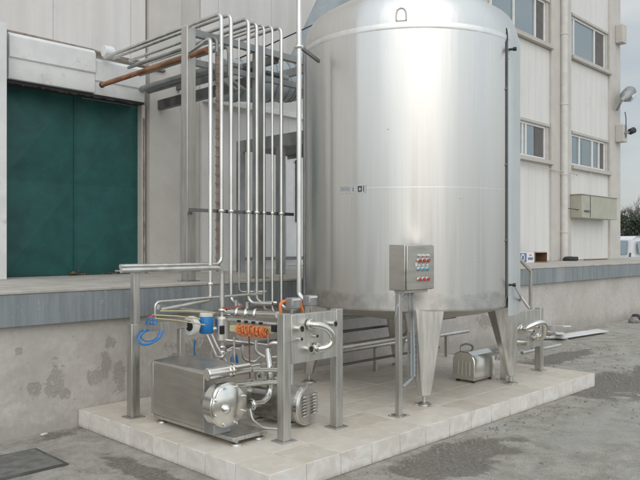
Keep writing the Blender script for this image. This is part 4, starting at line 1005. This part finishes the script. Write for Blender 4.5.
# ------------------------------------------------------------------ van
def van(loc, rz):
    v = thing('parked_van', 'white van parked beyond the end of the dock', 'van', loc)
    m = Matrix.Translation(V(loc)) @ Matrix.Rotation(rz, 4, 'Z')
    def T_(pts): return [m @ V(p) for p in pts]
    prof = [(-2.05,.38),(-2.10,.9),(-2.02,1.35),(-1.92,1.80),(-1.75,1.92),(.25,1.93),(.55,1.85),(1.25,1.18),(1.95,1.0),(2.12,.75),(2.12,.38)]
    W_ = .86
    secs = []
    bb = MB(); n = len(prof)
    lay = [(-W_*.90,.0),(-W_,.06),(W_,.06),(W_*.90,.0)]
    vs = []
    for yy, ins in lay:
        for x, z in prof:
            k_ = 1 if ins else 0; s = .97 if not k_ else 1
            vs.append((x*s, (yy*(.88 if z > 1.3 else 1)), (z-.38)*s+.38))
    fs = []
    for l in range(3): fs += [(l*n+i, l*n+(i+1) % n, (l+1)*n+(i+1) % n, (l+1)*n+i) for i in range(n)]
    fs += [tuple(range(n)), tuple(range(3*n,4*n))]
    bb.add(T_(vs), fs); bb.build('body', 'vanpaint', v, .02, sharp=30)
    for sy in (-1,1):
        yy = sy*(W_*.935)
        for poly in ([(-1.75,1.28),(-1.72,1.72),(-1.05,1.74),(-1.05,1.28)], [(-.95,1.28),(-.95,1.74),(-.15,1.74),(-.15,1.28)], [(-.05,1.25),(-.05,1.74),(.35,1.72),(.95,1.25)]):
            top = .80
            MB().prism(T_([(x, sy*(W_*1.005 if z < 1.3 else W_*.895), z) for x, z in poly]), (m.to_3x3() @ Vector((0,sy*.012,0)))).build('side_window', 'glass', v)
        MB().prism(T_([(1.95,sy*.55,.85),(2.05,sy*.55,.72),(2.05,sy*.84,.72),(1.80,sy*.84,.92)]), m.to_3x3() @ Vector((.06,sy*.03,.02))).build('headlight', 'lamp_off', v)
        MB().prism(T_([(-2.09,sy*.74,.95),(-2.09,sy*.80,.95),(-2.05,sy*.80,1.3),(-2.05,sy*.74,1.3)]), m.to_3x3() @ Vector((-.04,0,0))).build('tail_light', 'curtain', v)
        for x in (-1.35,1.35):
            c_ = m @ Vector((x,sy*.74,.31)); d_ = m.to_3x3() @ Vector((0,sy,0))
            wh = MB().lathe([(0,0),(.30,0),(.315,.03),(.315,.14),(.29,.165),(.2,.165)], c_, d_, 28).build('wheel', 'tyre', v)
            MB().lathe([(0,.15),(.06,.16),(.19,.15),(.2,.166)], c_, d_, 20).build('rim', 'galv', wh)
    MB().prism(T_([(.62,-.66,1.80),(.62,.66,1.80),(1.24,.72,1.22),(1.24,-.72,1.22)]), m.to_3x3() @ Vector((.03,0,.03))).build('windscreen', 'glass', v)
    MB().prism(T_([(-2.07,-.6,1.25),(-2.07,.6,1.25),(-1.97,.55,1.75),(-1.97,-.55,1.75)]), m.to_3x3() @ Vector((-.03,0,0))).build('rear_window', 'glass', v)
    MB().obox(m @ Vector((2.12,0,.48)),(.12,1.6,.2),rz).build('bumper', 'greyplastic', v, .03)
    MB().obox(m @ Vector((-2.1,0,.48)),(.12,1.6,.2),rz).build('bumper', 'greyplastic', v, .03)
def zp(px, Z): t = (px-320)/FP; return F*Z+RT*(t*Z)
vl = zp(652, 27); van((vl.x,vl.y,0), math.atan2(RT.y, RT.x)+R(25))

# ------------------------------------------------------------------ shrubs and trees beyond
def shrub(px, Z, h, w, label, bare, seed, group='shrubs and trees beyond the dock'):
    rr = random.Random(seed); c = zp(px, Z); t = thing('bare_tree' if bare else 'shrub', label, 'tree' if bare else 'shrub', (c.x,c.y,0), group)
    tb = MB(); lf = MB()
    def grow(p, d, L, r, k):
        q = p+d*L; tb.tube([p, (p+q)/2+Vector((rr.gauss(0,1),rr.gauss(0,1),0))*L*.05, q], [r,r*.85,r*.65], 5)
        if k == 0: 
            tips.append(q); return
        for _ in range(rr.choice((3,3,4))):
            nd = (d+Vector((rr.gauss(0,1),rr.gauss(0,1),rr.gauss(.15,.6)))*.5).normalized(); grow(p+(q-p)*rr.uniform(.6,1), nd, L*rr.uniform(.6,.8), r*.6, k-1)
    tips = []
    for _ in range(2 if bare else 3):
        grow(Vector((c.x+rr.gauss(0,w*.1),c.y+rr.gauss(0,w*.1),0)), Vector((rr.gauss(0,.15),rr.gauss(0,.15),1)).normalized(), h*.34, .03*h/2, 5 if bare else 2)
    tb.build('branches', 'twig', t)
    if not bare:
        for _ in range(2600):
            a = rr.random()*6.28; ph_ = rr.random(); rad = w*.5*math.sqrt(rr.random())*(1.15-ph_*.75)*rr.uniform(.75,1.2)
            p = Vector((c.x+math.cos(a)*rad, c.y+math.sin(a)*rad, .25+ph_*h*.95*rr.uniform(.85,1.05))); s_ = rr.uniform(.05,.11)
            u = Vector((rr.gauss(0,1),rr.gauss(0,1),rr.gauss(0,1))).normalized(); w2 = u.cross(Vector((rr.gauss(0,1),rr.gauss(0,1),1))).normalized()
            lf.add([p-u*s_, p+w2*s_*.5, p+u*s_, p-w2*s_*.5], [(0,1,2,3)])
        lf.build('leaves', 'foliage', t)
shrub(624, 36, 3.2, 2.4, 'dark green shrub nearest the building corner', False, 1)
shrub(633, 38, 2.9, 2.6, 'dark green shrub behind the white van', False, 2)
shrub(643, 36, 3.1, 2.6, 'dark green shrub cut by the right photo edge', False, 3)
shrub(629, 42, 5.6, 3, 'tall leafless tree nearest the building corner', True, 4)
shrub(640, 40, 5.2, 3, 'leafless tree at the right photo edge', True, 5)
shrub(634, 48, 5.0, 3, 'farthest leafless tree between the other two', True, 6)

# ------------------------------------------------------------------ world, sun, camera
w = bpy.data.worlds.new('World'); sc.world = w; w.use_nodes = True; nt = w.node_tree
for n in list(nt.nodes): nt.nodes.remove(n)
SUN_DIR = Vector((-.52, -.60, .60)).normalized()    # towards the sun
elev = math.asin(SUN_DIR.z); rot = math.atan2(SUN_DIR.x, SUN_DIR.y)
sky = nt.nodes.new('ShaderNodeTexSky'); sky.sky_type = 'NISHITA'; sky.sun_disc = False; sky.sun_elevation = elev; sky.sun_rotation = rot; sky.air_density = 1.2; sky.dust_density = 2.5
tc = nt.nodes.new('ShaderNodeTexCoord'); mp = nt.nodes.new('ShaderNodeMapping'); mp.inputs['Scale'].default_value = (1,1,3.2)
nz = nt.nodes.new('ShaderNodeTexNoise'); nz.inputs['Scale'].default_value = 2.2; nz.inputs['Detail'].default_value = 7; nz.inputs['Roughness'].default_value = .55
nt.links.new(tc.outputs['Generated'], mp.inputs[0]); nt.links.new(mp.outputs[0], nz.inputs['Vector'])
rp = nt.nodes.new('ShaderNodeMapRange'); rp.inputs[1].default_value = .30; rp.inputs[2].default_value = .62; rp.inputs[3].default_value = .5; rp.inputs[4].default_value = .97
nt.links.new(nz.outputs[0], rp.inputs[0])
n2 = nt.nodes.new('ShaderNodeTexNoise'); n2.inputs['Scale'].default_value = 3.5; n2.inputs['Detail'].default_value = 6; nt.links.new(mp.outputs[0], n2.inputs['Vector'])
cr = nt.nodes.new('ShaderNodeMix'); cr.data_type = 'RGBA'
r2 = nt.nodes.new('ShaderNodeMapRange'); r2.inputs[1].default_value = .35; r2.inputs[2].default_value = .65; nt.links.new(n2.outputs[0], r2.inputs[0])
nt.links.new(r2.outputs[0], cr.inputs[0])
CL = 7.6
cr.inputs[6].default_value = (.70*CL,.79*CL,.87*CL,1); cr.inputs[7].default_value = (1.01*CL,1.035*CL,1.01*CL,1)
mx = nt.nodes.new('ShaderNodeMix'); mx.data_type = 'RGBA'
nt.links.new(rp.outputs[0], mx.inputs[0]); nt.links.new(sky.outputs[0], mx.inputs[6]); nt.links.new(cr.outputs[2], mx.inputs[7])
# added sky brightening behind the camera, off the sun, to whiten the tank's reflection
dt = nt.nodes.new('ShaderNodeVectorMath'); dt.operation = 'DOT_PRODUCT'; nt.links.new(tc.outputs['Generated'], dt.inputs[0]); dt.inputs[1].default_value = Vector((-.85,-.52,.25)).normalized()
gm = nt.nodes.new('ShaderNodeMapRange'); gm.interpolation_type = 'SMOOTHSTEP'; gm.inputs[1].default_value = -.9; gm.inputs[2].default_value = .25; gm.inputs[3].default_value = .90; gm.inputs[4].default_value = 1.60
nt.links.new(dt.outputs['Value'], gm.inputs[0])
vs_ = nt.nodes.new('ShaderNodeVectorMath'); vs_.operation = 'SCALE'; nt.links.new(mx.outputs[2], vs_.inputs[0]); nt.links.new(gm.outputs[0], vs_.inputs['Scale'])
bg = nt.nodes.new('ShaderNodeBackground'); bg.inputs[1].default_value = .10
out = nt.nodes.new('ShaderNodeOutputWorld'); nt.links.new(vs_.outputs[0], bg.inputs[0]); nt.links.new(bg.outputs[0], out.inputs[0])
sl = bpy.data.lights.new('sun', 'SUN'); sl.energy = .7; sl.angle = R(70); sl.color = (1,.98,.95)
so = bpy.data.objects.new('sun', sl); col.objects.link(so); so.rotation_euler = SUN_DIR.to_track_quat('Z', 'Y').to_euler(); so.location = (0,-5,12)

cam = bpy.data.cameras.new('camera'); co = bpy.data.objects.new('camera', cam); col.objects.link(co); sc.camera = co
co.location = (0, 0, EYE); cam.sensor_width = 36; cam.lens = 36*FP/640; cam.shift_y = 6/640; cam.clip_end = 2000; cam.clip_start = .05
co.rotation_euler = (-F).to_track_quat('Z', 'Y').to_euler()
sc.view_settings.view_transform = 'Standard'; sc.view_settings.look = 'None'; sc.view_settings.gamma = 1; sc.view_settings.exposure = .02
